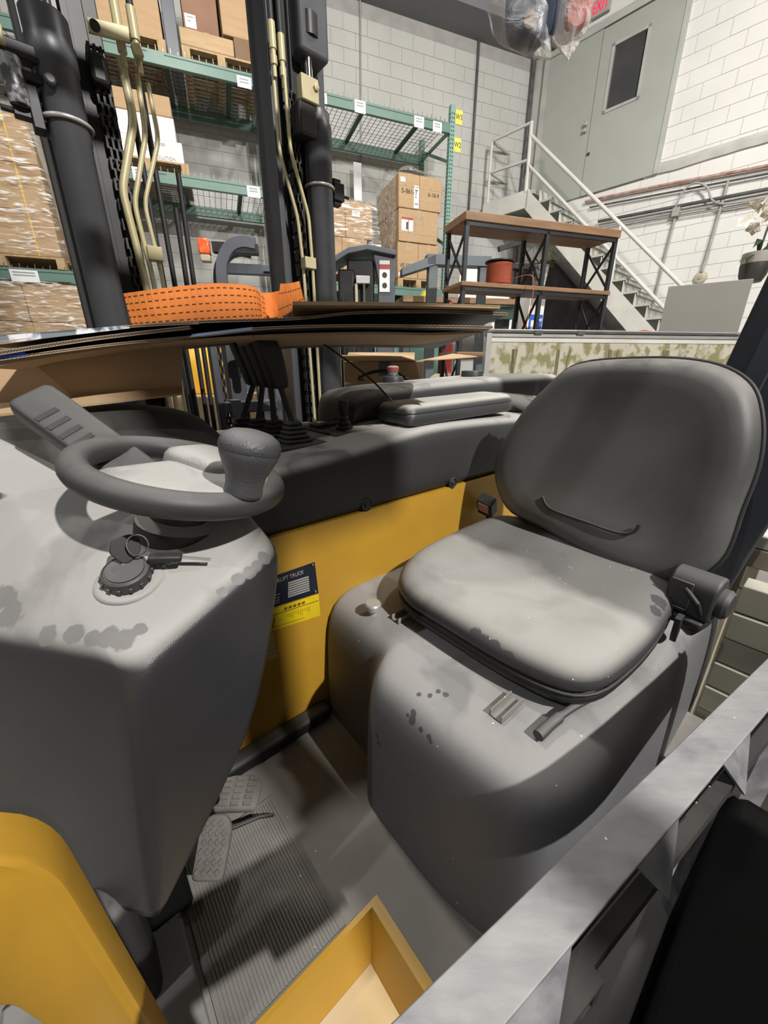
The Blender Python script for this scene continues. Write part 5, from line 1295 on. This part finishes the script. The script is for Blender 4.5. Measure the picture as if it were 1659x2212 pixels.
rdm.location = (2.45, 4.0, 0); rdm.scale = (1.3, 1.3, .97); tag(rdm, 'dark red dome behind the shelf foot', 'helmet')
MB().lathe([(.12, -.1), (.12, 1.55)], 16).build('stand', X['shelf_metal'], rdm)
# clutter machine behind the spool
cl_ = thing('hoist', 'dark jumble of hoist parts behind the wire spool', 'machine', (1.60, 5.2, 0), 10)
MB().bb((-.05, 0, 0), (.03, .08, 2.75)).build('post', X['steel_black'], cl_); MB().bb((-.25, -.05, 2.55), (.30, .05, 2.62)).build('arm', X['steel_black'], cl_, bevel=.01)
MB().bar((-.3, 0, 2.75), (.35, 0, 2.95), .05, .05).build('arm', X['steel_black'], cl_); MB().bar((.1, 0, 2.2), (.25, -.05, 2.6), .04, .04).build('arm', X['steel_black'], cl_)
MB().lathe([(.06, 2.3), (.07, 2.32), (.07, 2.44), (.05, 2.46)], 14, (-.12, 0, 0)).build('motor', X['steel_black'], cl_, smooth=40)
# grey cabinet with the orchid on it
ga, gb = Vector((2.131,3.326,2.094)), Vector((2.526,3.037,2.07))
GC = thing('cabinet', 'plain grey cabinet side in front of the stairs', 'cabinet', (ga.x, ga.y, 0), math.degrees(math.atan2(gb.y - ga.y, gb.x - ga.x)))
MB().bb((.02, 0, .05), (.50, .40, 2.065)).build('side', X['greyboard'], GC, bevel=.003)
MB().bb((.03, .01, 0), (.49, .39, .05)).build('plinth', X['shelf_metal'], GC)
ol = Vector((2.632,3.17,2.138))
OR = thing('orchid', 'cream orchid in a dark pot on the grey cabinet', 'plant', (ol.x, ol.y, 2.065))
OR.scale = (1.42, 1.42, 1.42)
MB().lathe([(.042, 0), (.055, .03), (.060, .07), (.058, .115), (.050, .12)], 20).build('pot', X['pot_dark'], OR, smooth=40)
MB().lathe([(.0585, .075), (.062, .10), (.062, .128), (.05, .13)], 20).build('pot_rim', X['pot_grey'], OR, smooth=40)
for i, (dx, dz) in enumerate(((-.09, .10), (.08, .15), (-.05, .16), (.05, .12))):
    p0_, p1_, p2_ = Vector((0, 0, .12)), Vector((dx * .6, -.02, dz + .02)), Vector((dx * 1.25, -.03, dz - .02))
    u = Vector((0, .02, .008))
    MB().add([p0_ - u * .5, p0_ + u * .5, p1_ + u, p1_ - u, p2_, p1_ - Vector((0, 0, .012))], [(0, 1, 2, 3), (3, 2, 4), (0, 3, 5), (5, 2, 1), (3, 4, 5), (5, 4, 2)]).build('leaf', X['leaf_dark'], OR)
for dx in (.0, .03):
    MB().tube(smooth_path([(dx, 0, .12), (dx + .01, 0, .25), (dx + .015, -.01, .30), (dx + .0, -.04, .35)], 5), .004, 8).build('stem', X['pot_dark'], OR, smooth=60)
for i in range(14):
    c = Vector((random.uniform(-.12, .06), random.uniform(-.08, .02), random.uniform(.22, .37)))
    M_ = Matrix.Rotation(random.uniform(0, 6.28), 3, 'Z') @ Matrix.Rotation(random.uniform(.4, 1.4), 3, 'X')
    b = MB()
    for k_ in range(5):
        t = k_ * 2 * math.pi / 5
        q0 = [Vector((0, 0, 0)), Vector((.026 * math.cos(t - .58), .026 * math.sin(t - .58), .006)), Vector((.036 * math.cos(t), .036 * math.sin(t), .003)), Vector((.026 * math.cos(t + .58), .026 * math.sin(t + .58), .006))]
        b.add([c + M_ @ p for p in q0] + [c + M_ @ (q0[2] * .6 - Vector((0, 0, .006)))], [(0, 1, 2, 3), (0, 4, 1), (1, 4, 2), (2, 4, 3), (3, 4, 0)])
    b.build('flower', X['petal'], OR, smooth=60)
# framed leaf pattern panel
a_, b_ = Vector((0.613,2.527,1.706)), Vector((2.36,2.798,1.703)); a_.z = b_.z = 0
PN = thing('glass_panel', 'aluminium framed panel of leaf patterned glass behind the seat', 'panel', (a_.x, a_.y, 0), math.degrees(math.atan2(b_.y - a_.y, b_.x - a_.x)))
LN = (b_ - a_).length
pat = mat('leaf_pattern_glass', (.55, .51, .42), (.28, .26, .13), 15, .2, contrast=(.47, .57), detail=10, stretch=(1, 1, .8))
MB().bb((.02, .004, .3), (LN, .016, 1.66)).build('pattern_pane', pat, PN)
MB().bb((0, -.012, .1), (.032, .03, 1.70)).build('stile', X['alu'], PN, bevel=.003)
for z0, z1, y, m in ((1.668, 1.688, -.008, X['alu']), (1.690, 1.698, -.016, X['pipe_dark']), (1.702, 1.710, -.012, X['alu']), (1.640, 1.668, .0, X['marble']), (.1, .3, 0, X['alu'])):
    MB().bb((.0, y, z0), (LN, .03, z1)).build('rail', m, PN, bevel=.001)
for x in (.30, .58): MB().bb((x, -.02, 1.684), (x + .05, .03, 1.706)).build('clip', X['pipe_dark'], PN, bevel=.002)
tmat = mat('trunk_print', (.26, .22, .12), None, 9, .3)
for x0 in (.2, .52, .9, 1.2):
    for i in range(3):
        x = x0 + random.uniform(-.05, .05); MB().bar((x, .002, 1.30), (x + random.uniform(-.03, .03), .002, 1.60), .012, .003, (0, 1, 0)).build('tree_print', tmat, PN)
MB().bb((.1, .30, 0), (.13, .33, .3)).build('foot', X['alu'], PN)
# marble table behind the truck
TB = thing('marble_table', 'pale marble topped table behind the seat at the right edge', 'table', (0, 0, 0), 40)
MB().bb((1.60, -.9, .965), (2.5, .16, 1.005)).build('table_top', X['marble'], TB, bevel=.004)
MB().bb((1.595, -.9, .90), (2.5, .165, .962)).build('apron', X['cream'], TB, bevel=.004)
for y in (.09, -.85):
    for x in (1.61, 2.4): MB().bb((x, y, 0), (x + .05, y + .05, .90)).build('leg', X['cream'], TB, bevel=.004)
hx = [(1.605, -.07 + .06 * math.cos(t), .80 + .06 * math.sin(t)) for t in [i * math.pi / 3 for i in range(6)]]
MB().tube(hx, .006, 6, closed=True).build('hexagon_brace', X['leaf_dark'], TB)
MB().cyl((1.608, .01, .80), (1.608, .09, .82), .005, 6).build('brace_rod', X['leaf_dark'], TB); MB().cyl((1.608, -.13, .80), (1.608, -.8, .8), .005, 6).build('brace_rod', X['leaf_dark'], TB)
# stacked planks
ords = ('lowest', 'second lowest', 'third from the floor', 'fourth from the floor', 'fifth from the floor', 'middle', 'fourth from the top', 'third from the top', 'second from the top', 'topmost')
for i in range(10):
    z = .05 + i * .0885
    j = (i * 37 % 5) * .003
    o = MB().bb((1.355 + j, -.95, z), (1.43 + j, .07, z + .082)).build('plank', X['plank'], None, bevel=.003)
    o.rotation_euler = (0, 0, math.radians(40))
    tag(o, '%s pale mottled plank in the stack behind the seat' % ords[i], 'plank', 'planks stacked behind the truck')

# ================================================================ steel beam across the lower right corner
BM = thing('steel_beam', 'long dusty grey steel beam with gusset plates in the lower right corner', 'beam', (0, 0, 0))
ua, ub = Vector((0.004,0.145,1)), Vector((0.706,0.567,1)); la, lb_ = Vector((0.103,0.148,1)), Vector((0.448,0.359,1))
du = (ub - ua); dl = (lb_ - la)
L0, L1 = la - dl * .55, la + dl * 2.3
def square_to(p): return ua + du * ((p - ua).dot(du) / du.length_squared)      # the far edge, cut square with the near one
U0, U1 = square_to(L0), square_to(L1)
MB().slab([L0, L1, U1, U0], .006).build('flange', X['beam'], BM, bevel=.0015)
n_ = Vector((du.y, -du.x, 0)).normalized()
dn_ = Vector((0, 0, -.075))
inw = Vector((-.006, .006, -.003))
w0, w1 = L0 + inw, L1 + inw
MB().slab([w0, w1, w1 + dn_, w0 + dn_], -.005).build('web', X['beam'], BM)
dd = dl.normalized()
for t in (-.02, .5, 1.05):
    c = la + dl * t + inw
    o_ = n_ * .002
    g = MB().slab([c + o_ + Vector((0, 0, -.004)), c + dd * .10 + o_ + Vector((0, 0, -.004)), c + dd * .05 + n_ * .030 + dn_], .004)
    g.build('gusset', X['beam'], BM)
rl0, rl1 = L0 + dn_ + n_ * .004, L1 + dn_ + n_ * .004
MB().bar(rl0, rl1, .016, .03).build('lower_rail', X['dark_metal'], BM)
pb_ = la + dl * .12 + dn_ + n_ * .018 + Vector((0, 0, -.008))
Mq = Matrix.Rotation(math.atan2(dd.y, dd.x), 3, 'Z')
pbr = MB()
for u0, u1, v0, v1 in ((-.07, .07, -.022, -.012), (-.07, .07, .010, .020), (-.07, -.05, -.012, .010), (-.02, .0, -.012, .010), (.022, .04, -.012, .010), (.058, .07, -.012, .010)):
    pbr.box(pb_ + Mq @ Vector(((u0 + u1) / 2, 0, (v0 + v1) / 2)), (u1 - u0, .010, v1 - v0), Mq)
pbr.box(pb_ + Mq @ Vector((0, .006, 0)), (.14, .002, .044), Mq)  # backing plate added to stop light passing through the holes
pbr.build('perforated_bracket', X['dark_metal'], BM)
for t in (-.5, 2.22):
    c = la + dl * t + n_ * -.02
    MB().bb((c.x - .03, c.y - .03, 0), (c.x + .03, c.y + .03, .99)).build('post', X['beam'], BM)
DM = thing('machine_shade_base', 'dark machinery below the steel beam, its black body standing in for deep shade', 'machine', (0, 0, 0), 40)
MB().bb((-.05, -.75, 0), (1.05, -.05, .56)).build('body', X['black'], DM, bevel=.03)  # black box added to fill the shaded area below the beam
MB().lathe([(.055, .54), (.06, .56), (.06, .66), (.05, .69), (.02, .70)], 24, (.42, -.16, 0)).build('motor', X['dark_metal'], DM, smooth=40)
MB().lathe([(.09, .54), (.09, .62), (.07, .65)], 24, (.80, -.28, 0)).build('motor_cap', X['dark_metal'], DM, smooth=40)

# ================================================================ keys in the switch
ks = IP + Vector((0, -.002, .026)) 
KR = thing('key_ring', 'two black headed keys on a ring in the ignition switch', 'keys', to_world(40, ks.x, ks.y) + (ks.z,), 40)
kb = Matrix.Rotation(math.radians(12), 3, 'Y') @ Matrix.Rotation(math.radians(-18), 3, 'X')
k1 = MB().loft([rring([kb @ Vector((x, y, z)) for x, z in ((-.004, .002), (.004, .002), (.019, .016), (.019, .036), (.008, .043), (-.014, .036), (-.018, .018))], .005, 4) for y in (-.004, .004)])
kk = k1.build('key_head', X['rubber'], KR, bevel=.001)
MB().bb((-.003, -.001, -.012), (.003, .001, .004)).build('key_blade', X['alu'], kk)
rgp = [Vector((.020 + .013 * math.cos(t), -.004 + .006 * math.sin(t), .026 + .013 * math.sin(t))) for t in [i * math.pi / 10 for i in range(20)]]
MB().tube(rgp, .0011, 6, closed=True).build('ring', X['chrome'], KR, smooth=60)
aa = Vector((.028, -.008, .004)); bb2 = aa + Vector((.040, -.014, -.006)); ccx = bb2 + Vector((.034, -.014, -.010))
k2 = MB().bar(aa, bb2, .018, .010).build('key_head', X['rubber'], KR, bevel=.003)
MB().bar(bb2, ccx, .007, .0022).build('key_blade', X['alu'], k2)

# ================================================================ flattened cardboard over the levers
def sheet(name, label, edge, depth, m, th=.0045, back_dz=.0, flute=True, print_lip=None, side=0.0, nsm=5):
    """A flattened carton: near edge through the given points, running away from the truck seat; fluted near edge."""
    E = smooth_path(edge, nsm)
    away = Vector((-.22 + side, .975, 0)).normalized()
    n = len(E); top = []; vs = []
    t = Vector((0, 0, th / 2))
    D = [away * (depth + .03 * mnoise.noise(Vector((i * .35, depth * 9, 0)))) + Vector((0, 0, back_dz)) for i in range(n)]
    fs = []
    for i in range(n):
        m_ = E[i] + D[i] * .5 + Vector((0, 0, .006 * mnoise.noise(Vector((i * .3, depth * 5, 3)))))
        vs += [E[i] + t, m_ + t, E[i] + D[i] + t, E[i] + D[i] - t, m_ - t, E[i] - t]
    for i in range(n - 1):
        for j in range(6): fs.append((i * 6 + j, i * 6 + (j + 1) % 6, (i + 1) * 6 + (j + 1) % 6, (i + 1) * 6 + j))
    fs += [tuple(range(5, -1, -1)), tuple(range((n - 1) * 6, n * 6))]
    b = MB(); b.add(vs, fs)
    o = tag(b.build(name, m, None, smooth=30, weld=True), label, 'cardboard')
    if flute:
        # corrugated core seen along the cut edge
        fl_ = MB(); pr = []
        ln_ = 0
        F = smooth_path(edge, nsm * 16)
        z_ = [p + Vector((0, 0, (th * .38) * (1 if (i // 2) % 2 else -1))) - away * .0012 for i, p in enumerate(F)]
        u = Vector((0, 0, .0006))
        for i in range(len(z_) - 1): fl_.add([z_[i] - u, z_[i + 1] - u, z_[i + 1] + u, z_[i] + u], [(0, 1, 2, 3)])
        for s_ in (-1, 1):
            for i in range(0, len(F) - 1, 4):
                j = min(i + 4, len(F) - 1)
                q0 = F[i] - away * .0012 + Vector((0, 0, s_ * th * .5)); q1 = F[j] - away * .0012 + Vector((0, 0, s_ * th * .5))
                fl_.add([q0 - u, q1 - u, q1 + u, q0 + u], [(0, 1, 2, 3)])
        fo = fl_.build('corrugated_edge', X['flute'], o); fo['kind'] = 'stuff'
    return o
sheet('cardboard_sheet', 'topmost short brown cardboard sheet, right of the orange webbing', [(-0.219,1.037,1.642), (-0.078,1.057,1.644), (0.08,1.067,1.643), (0.285,1.062,1.637)], .34, X['card'], .006, -.028)
sheet('cardboard_sheet', 'long black sheet under the topmost brown one', [(-0.539,0.936,1.585), (-0.411,0.999,1.599), (-0.219,1.068,1.612), (-0.07,1.088,1.627), (0.13,1.092,1.63), (0.312,1.086,1.624)], .40, X['card_dark'], .005, -.03)
o = sheet('cardboard_sheet', 'white printed sheet at the left end of the pile', [(-0.736,0.749,1.535), (-0.678,0.801,1.548), (-0.62,0.86,1.564), (-0.542,0.923,1.582), (-0.43,0.991,1.595)], .40, X['card_dark'], .004, .01)
o2 = MB().slab([(-0.735,0.752,1.548), (-0.736,0.747,1.533), (-0.548,0.915,1.577), (-0.55,0.92,1.584)], .0006).build('printed_face', X['card_print'], o)
sheet('cardboard_sheet', 'dark sheet with a ragged fluted edge at the left', [(-0.733,0.738,1.515), (-0.675,0.791,1.532), (-0.598,0.863,1.553), (-0.508,0.93,1.572), (-0.44,0.964,1.583)], .38, X['card_dark'], .006, -.01)
o = sheet('cardboard_sheet', 'blue printed sheet in the middle of the pile', [(-0.742,0.743,1.506), (-0.662,0.815,1.525), (-0.571,0.893,1.545), (-0.439,0.976,1.565), (-0.302,1.027,1.584), (-0.218,1.058,1.593)], .38, X['card_dark'], .004, .0)
MB().slab([(-0.737,0.743,1.519), (-0.739,0.741,1.508), (-0.682,0.795,1.52), (-0.686,0.791,1.53)], .0005).build('printed_face', X['card_blue'], o)
MB().slab([(-0.441,0.971,1.57), (-0.445,0.966,1.563), (-0.316,1.016,1.582), (-0.315,1.018,1.589)], .0005).build('printed_face', mat('pale_blue_print', (.35, .45, .68), None, 8, .45), o)
sheet('cardboard_sheet', 'long lower sheet with fluted edge reaching to the right', [(-0.314,1.012,1.584), (-0.214,1.038,1.591), (-0.081,1.067,1.596), (0.083,1.077,1.596), (0.275,1.075,1.593)], .40, X['card_dark'], .005, -.03)
sheet('cardboard_sheet', 'lowest sheet sagging over the lever grips', [(-0.375,1.034,1.565), (-0.328,1.05,1.57), (-0.178,1.086,1.578), (-0.012,1.11,1.582), (0.124,1.123,1.581), (0.26,1.13,1.588)], .26, X['card'], .005, -.012, nsm=5)
sheet('cardboard_sheet', 'brown sheet edge directly above the open tray', [(-0.751,0.748,1.497), (-0.68,0.813,1.517), (-0.592,0.891,1.538), (-0.471,0.972,1.554), (-0.325,1.04,1.569)], .12, X['card'], .006, .0)
# brown tray hanging under the pile
TY = thing('cardboard_tray', 'brown cardboard tray below the pile, behind the grab handle', 'cardboard')
q = [Vector(p) for p in ((-0.865,0.86,1.515), (-0.532,1.109,1.557), (-0.55,1.1,1.449), (-0.883,0.842,1.419))]
MB().slab([q[0], q[3], q[2], q[1]], .005).build('tray_wall', X['card'], TY)
ff = Vector((.15, -.99, .0)) * .0
f0 = [Vector(p) for p in ((-0.876,0.835,1.422), (-0.545,1.091,1.452), (-0.517,1.027,1.436), (-0.829,0.783,1.405))]
MB().slab([f0[0], f0[3], f0[2], f0[1]], .005).build('tray_floor', X['card_light'], TY)
# ---- orange webbing
SB = thing('webbing_strap', 'wide orange lifting webbing coiled on the cardboard', 'strap', (0, 0, 0))
def ribbon(top, bot, name, parent, th=.003, stitches=5):
    T, B = smooth_path(top, 10), smooth_path(bot, 10)
    n = len(T); v0, v1 = [], []
    for i in range(n):
        t = (T[min(i + 1, n - 1)] - T[max(i - 1, 0)]).normalized()
        nn = t.cross(Vector((0, 0, 1))).normalized() * th / 2
        v0.append((T[i] + nn, B[i] + nn, B[i] - nn, T[i] - nn))
    o = MB().loft([list(q_) for q_ in v0]).build(name, X['orange'], parent, smooth=40)
    b = MB()
    for k_ in range(stitches):
        f_ = (k_ + .6) / (stitches + .2)
        for i in range(0, n - 2, 2):
            for seg in (0,):
                p = lerp(T[i], B[i], f_); q_ = lerp(lerp(T[i + 1], B[i + 1], f_), lerp(T[i + 2], B[i + 2], f_), .15)
                t = (q_ - p).normalized(); nn = t.cross(Vector((0, 0, 1))).normalized() * (th / 2 + .0004)
                for s_ in (1, -1):
                    b.add([p + nn * s_ + Vector((0, 0, -.0013)), q_ + nn * s_ + Vector((0, 0, -.0013)), q_ + nn * s_ + Vector((0, 0, .0013)), p + nn * s_ + Vector((0, 0, .0013))], [(0, 1, 2, 3)])
    so = b.build('stitching', X['orange_stitch'], o); so['kind'] = 'stuff'
    return o
ft = [(-0.593,0.997,1.656), (-0.522,0.991,1.663), (-0.448,1.016,1.676), (-0.386,1.051,1.686), (-0.327,1.092,1.686), (-0.324,1.135,1.68)]
fb = [(-0.59,0.999,1.586), (-0.522,0.991,1.589), (-0.451,1.014,1.596), (-0.387,1.051,1.604), (-0.328,1.092,1.613), (-0.323,1.135,1.619)]
ribbon(ft, fb, 'outer_loop', SB)
bt_ = [Vector(p) + Vector((-.02 + .01 * i, .10, -.004)) for i, p in enumerate(ft)]; bb3 = [Vector(p) + Vector((-.02 + .01 * i, .10, .0)) for i, p in enumerate(fb)]
ribbon([ft[0], Vector(ft[0]) + Vector((-.01, .05, 0))] + bt_[1:], [fb[0], Vector(fb[0]) + Vector((-.01, .05, 0))] + bb3[1:], 'back_loop', SB)
mt_ = [Vector(p) + Vector((.0, .045, -.006)) for p in ft[1:]]; mb_ = [Vector(p) + Vector((.0, .045, 0)) for p in fb[1:]]
ribbon(mt_, mb_, 'inner_loop', SB)
ribbon([(-0.338,1.151,1.682), (-0.306,1.181,1.687), (-0.264,1.171,1.693)], [(-0.34,1.151,1.619), (-0.306,1.181,1.626), (-0.267,1.17,1.632)], 'strap_end', SB, stitches=0)
ribbon([(-0.261,1.11,1.695), (-0.234,1.106,1.696), (-0.213,1.11,1.701)], [(-0.275,1.106,1.614), (-0.243,1.104,1.629), (-0.202,1.112,1.647)], 'strap_tail', SB, stitches=2)

# ================================================================ things seen beyond the console
BX = thing('shipping_box', 'brown shipping box with curved black arrow beyond the console', 'box', (-.22, 2.45, 0), 4)
MB().bb((-.02, 0, .62), (.46, .40, 1.53)).build('box_body', X['card'], BX, bevel=.004)
MB().bb((.19, -.003, 1.45), (.26, -.001, 1.53)).build('label_patch', X['truck_grey'], BX)
rg = []
ar = smooth_path([(.07, -.003, 1.435), (.12, -.003, 1.46), (.20, -.003, 1.475), (.29, -.003, 1.465), (.38, -.003, 1.42)], 6)
MB().tube(ar, [.004 + .006 * math.sin(math.pi * i / (len(ar) - 1)) for i in range(len(ar))], 6).build('printed_arrow', X['card_dark'], BX)
MB().tube([(.07, -.003, 1.45), (.065, -.003, 1.425), (.10, -.003, 1.425)], .004, 6).build('arrow_tip', X['card_dark'], BX)
for pts in (((-.05, -.16, 1.56), (.30, -.20, 1.555), (.42, .02, 1.535), (-.02, .0, 1.535)), ((-.02, .40, 1.535), (.46, .40, 1.535), (.50, .66, 1.60), (.0, .66, 1.60)), ((.465, .0, 1.535), (.80, .05, 1.56), (.72, .36, 1.585), (.465, .40, 1.535))):
    MB().slab([Vector(p) for p in pts], .005).build('box_flap', X['card_light'], BX)
MB().bb((.0, .02, 0), (.45, .38, .61)).build('box_base', X['card'], BX)
cb_ = carton('carton', 'dark brown carton left of the box with the arrow', (0, 0, 0), (.22, .25, 1.50), mat('deep_brown_card', (.22, .12, .08), None, 3, .8), rz=5, tape=False, loc=(-.50, 2.50, 0))
cr3 = MB().loft([rring([(x * f, y * f, z) for x, y in ((-.33, -.12), (.33, -.12), (.33, .12), (-.33, .12))], .08, 6) for z, f in ((0, 1), (1.30, 1), (1.40, .97), (1.44, .8))]).build('wrapped_bundle', mat('cream_wrap', (.72, .66, .42), (.8, .75, .55), 6, .5, bump=.4, bscale=12), None, smooth=50)
cr3.location = (.72, 3.62, 0); tag(cr3, 'cream wrapped bundle beyond the console', 'bundle')
ob = MB().loft([rring([(x * f, y * f, z) for x, y in ((-.12, -.10), (.12, -.10), (.12, .10), (-.12, .10))], .06, 5) for z, f in ((1.36, .8), (1.40, 1), (1.52, 1.05), (1.62, .8), (1.65, .3))]).build('orange_bag', mat('orange_plastic', (.9, .42, .02), (.95, .6, .08), 8, .35, bump=.6, bscale=20), None, smooth=50)
ob.location = (-1.0, 2.3, 0); tag(ob, 'bright orange plastic bag seen between the mast rails', 'bag')
obx = carton('carton', 'pale carton under the orange bag', (-.22, -.2, 0), (.22, .2, 1.357), X['card_light'], rz=-20, tape=False, loc=(-1.0, 2.3, 0))
# clear bag hanging from the overhead guard
BG = thing('plastic_bag', 'clear plastic bag with a dark cap and red cloth hanging at the top', 'bag', (0.328,1.154,2.218), -18)
bo_ = Vector((0.328,1.154,2.218))
def bl(px, py, dy=0):
    a = math.radians(-18); p = Vector(dict_pts[(px, py)]) - bo_
    return Vector((p.x * math.cos(a) + p.y * math.sin(a), -p.x * math.sin(a) + p.y * math.cos(a) + dy, p.z))
dict_pts = {(1062,0): (0.234,1.177,2.246), (1058,45): (0.233,1.177,2.214), (1070,82): (0.248,1.174,2.184), (1110,103): (0.289,1.165,2.163), (1150,122): (0.329,1.154,2.143), (1189,128): (0.366,1.143,2.132), (1190,80): (0.362,1.144,2.168), (1192,0): (0.356,1.146,2.227),
    (1191,82): (0.363,1.144,2.167), (1208,105): (0.381,1.138,2.147), (1227,132): (0.401,1.131,2.123), (1238,105): (0.408,1.129,2.141), (1270,60): (0.43,1.12,2.169), (1284,10): (0.436,1.118,2.202), (1290,-30): (0.437,1.118,2.229), (1148,56): (0.321,1.156,2.193)}
Lp = [bl(*k_) for k_ in ((1062,0), (1058,45), (1070,82), (1110,103), (1150,122), (1189,128), (1190,80), (1192,0))]
Rp = [bl(*k_) for k_ in ((1191,82), (1208,105), (1227,132), (1238,105), (1270,60), (1284,10), (1290,-30))]
def pillow(P, thick, dz=.0):
    top = max(p.z for p in P) + .12
    P = list(P)
    c = sum(P, Vector()) / len(P)
    R = smooth_path(P, 4, True)
    rgs = []
    for f_, y in ((.25, -1), (.6, -.92), (.88, -.5), (1, 0), (.88, .5), (.6, .92), (.25, 1)):
        rgs.append([c + (p - c) * f_ + Vector((0, y * thick + .004 * mnoise.noise(p * 30 + Vector((y, 0, 0))), 0)) for p in R])
    return MB().loft(rgs)
pillow(Lp, .035).build('bag_pocket', X['bag'], BG, smooth=60)
pillow([Vector((.075, 0, .10)), Vector((.045, 0, .02))] + [p for p in Rp[2:]] if False else Rp[:1] + Rp[1:] + [Vector((.035, 0, .10))], .03).build('bag_pocket', X['bag'], BG, smooth=60)
MB().loft([[Lp[4] + Vector((0, s_, 0)), Lp[5] + Vector((0, s_, 0)), Lp[6] + Vector((-.002, s_, .004))] for s_ in (-.004, .004)]).build('sealed_corner', X['bag_seal'], BG)
MB().loft([[Rp[0] + Vector((0, s_, 0)), Rp[2] + Vector((0, s_, 0)), Rp[4] + Vector((0, s_, 0))] for s_ in (-.004, .004)]).build('sealed_corner', X['bag_seal'], BG)
cx_ = bl(1148,56) + Vector((0, 0, .018))
MB().loft([rring([cx_ + Vector((x * f, y, z * f)) for x, z in ((-.055, -.035), (.0, -.055), (.05, -.045), (.055, .02), (.05, .11), (-.03, .11), (-.06, .05))], .03, 4) for y, f in ((-.022, .75), (-.014, 1), (.014, 1), (.022, .75))]).build('dark_cap', X['navy'], BG, smooth=60)
MB().lathe([(.0135, 0), (.0135, .002), (.003, .0022)], 20, cx_ + Vector((-.002, -.024, -.022)), Matrix.Rotation(math.radians(90), 3, 'X')).build('round_patch', X['brown'], BG)
MB().box(cx_ + Vector((-.002, -.0265, -.022)), (.026, .001, .006), Matrix.Rotation(math.radians(-15), 3, 'Y')).build('patch_band', X['cream'], BG)
cy_ = sum(Rp, Vector()) / len(Rp)
MB().loft([rring([cy_ + Vector((x * f, y, z * f)) for x, z in ((-.026, .014), (-.002, -.006), (.024, .004), (.030, .12), (-.028, .12))], .015, 4) for y, f in ((-.018, .8), (-.01, 1), (.01, 1), (.018, .8))]).build('red_cloth', X['salmon'], BG, smooth=60)
MB().tube([Vector((.03, 0, .08)), Vector((.02, 0, .20)), Vector((.02, 0, .52))], .012, 8).build('bag_neck', X['bag'], BG, smooth=60)
hg = MB().bb((-.3, .62, 2.74), (1.5, .68, 2.78)).build('guard_bar', X['post'], TR, bevel=.005)
MB().bar((-.9, .42, 2.75), (1.5, -.06, 2.75), .075, .04).build('guard_bar', X['post'], TR, bevel=.005)

# ---- unseen truck-shaped blocker, added to shade lever deck, yellow panel and space below beam
NB = thing('shade_blocker', 'unseen truck-shaped blocker added alongside to cast shade', 'forklift', (0, 0, 0), 40)
MB().bb((-.8, -1.9, .12), (.95, -.80, 1.55)).build('body', X['dark_metal'], NB, bevel=.05)
for x in (-.5, .6):
    for y in (-1.7, -1.0): MB().lathe([(.12, -.08), (.16, -.07), (.16, .07), (.12, .08)], 20, (x, y, .16), Matrix.Rotation(math.radians(90), 3, 'X')).build('wheel', X['rubber'], NB, smooth=40)
MB().bb((.46, -1.26, 1.5), (.57, -1.16, 3.28)).build('mast', X['steel_grey'], NB, bevel=.01)  # upright added to throw shade on the yellow panel and console
MB().bb((.46, -1.26, 2.96), (.82, -1.16, 3.30)).build('blocker_head', X['steel_grey'], NB, bevel=.01)  # crosspiece added to throw shade on the lever deck
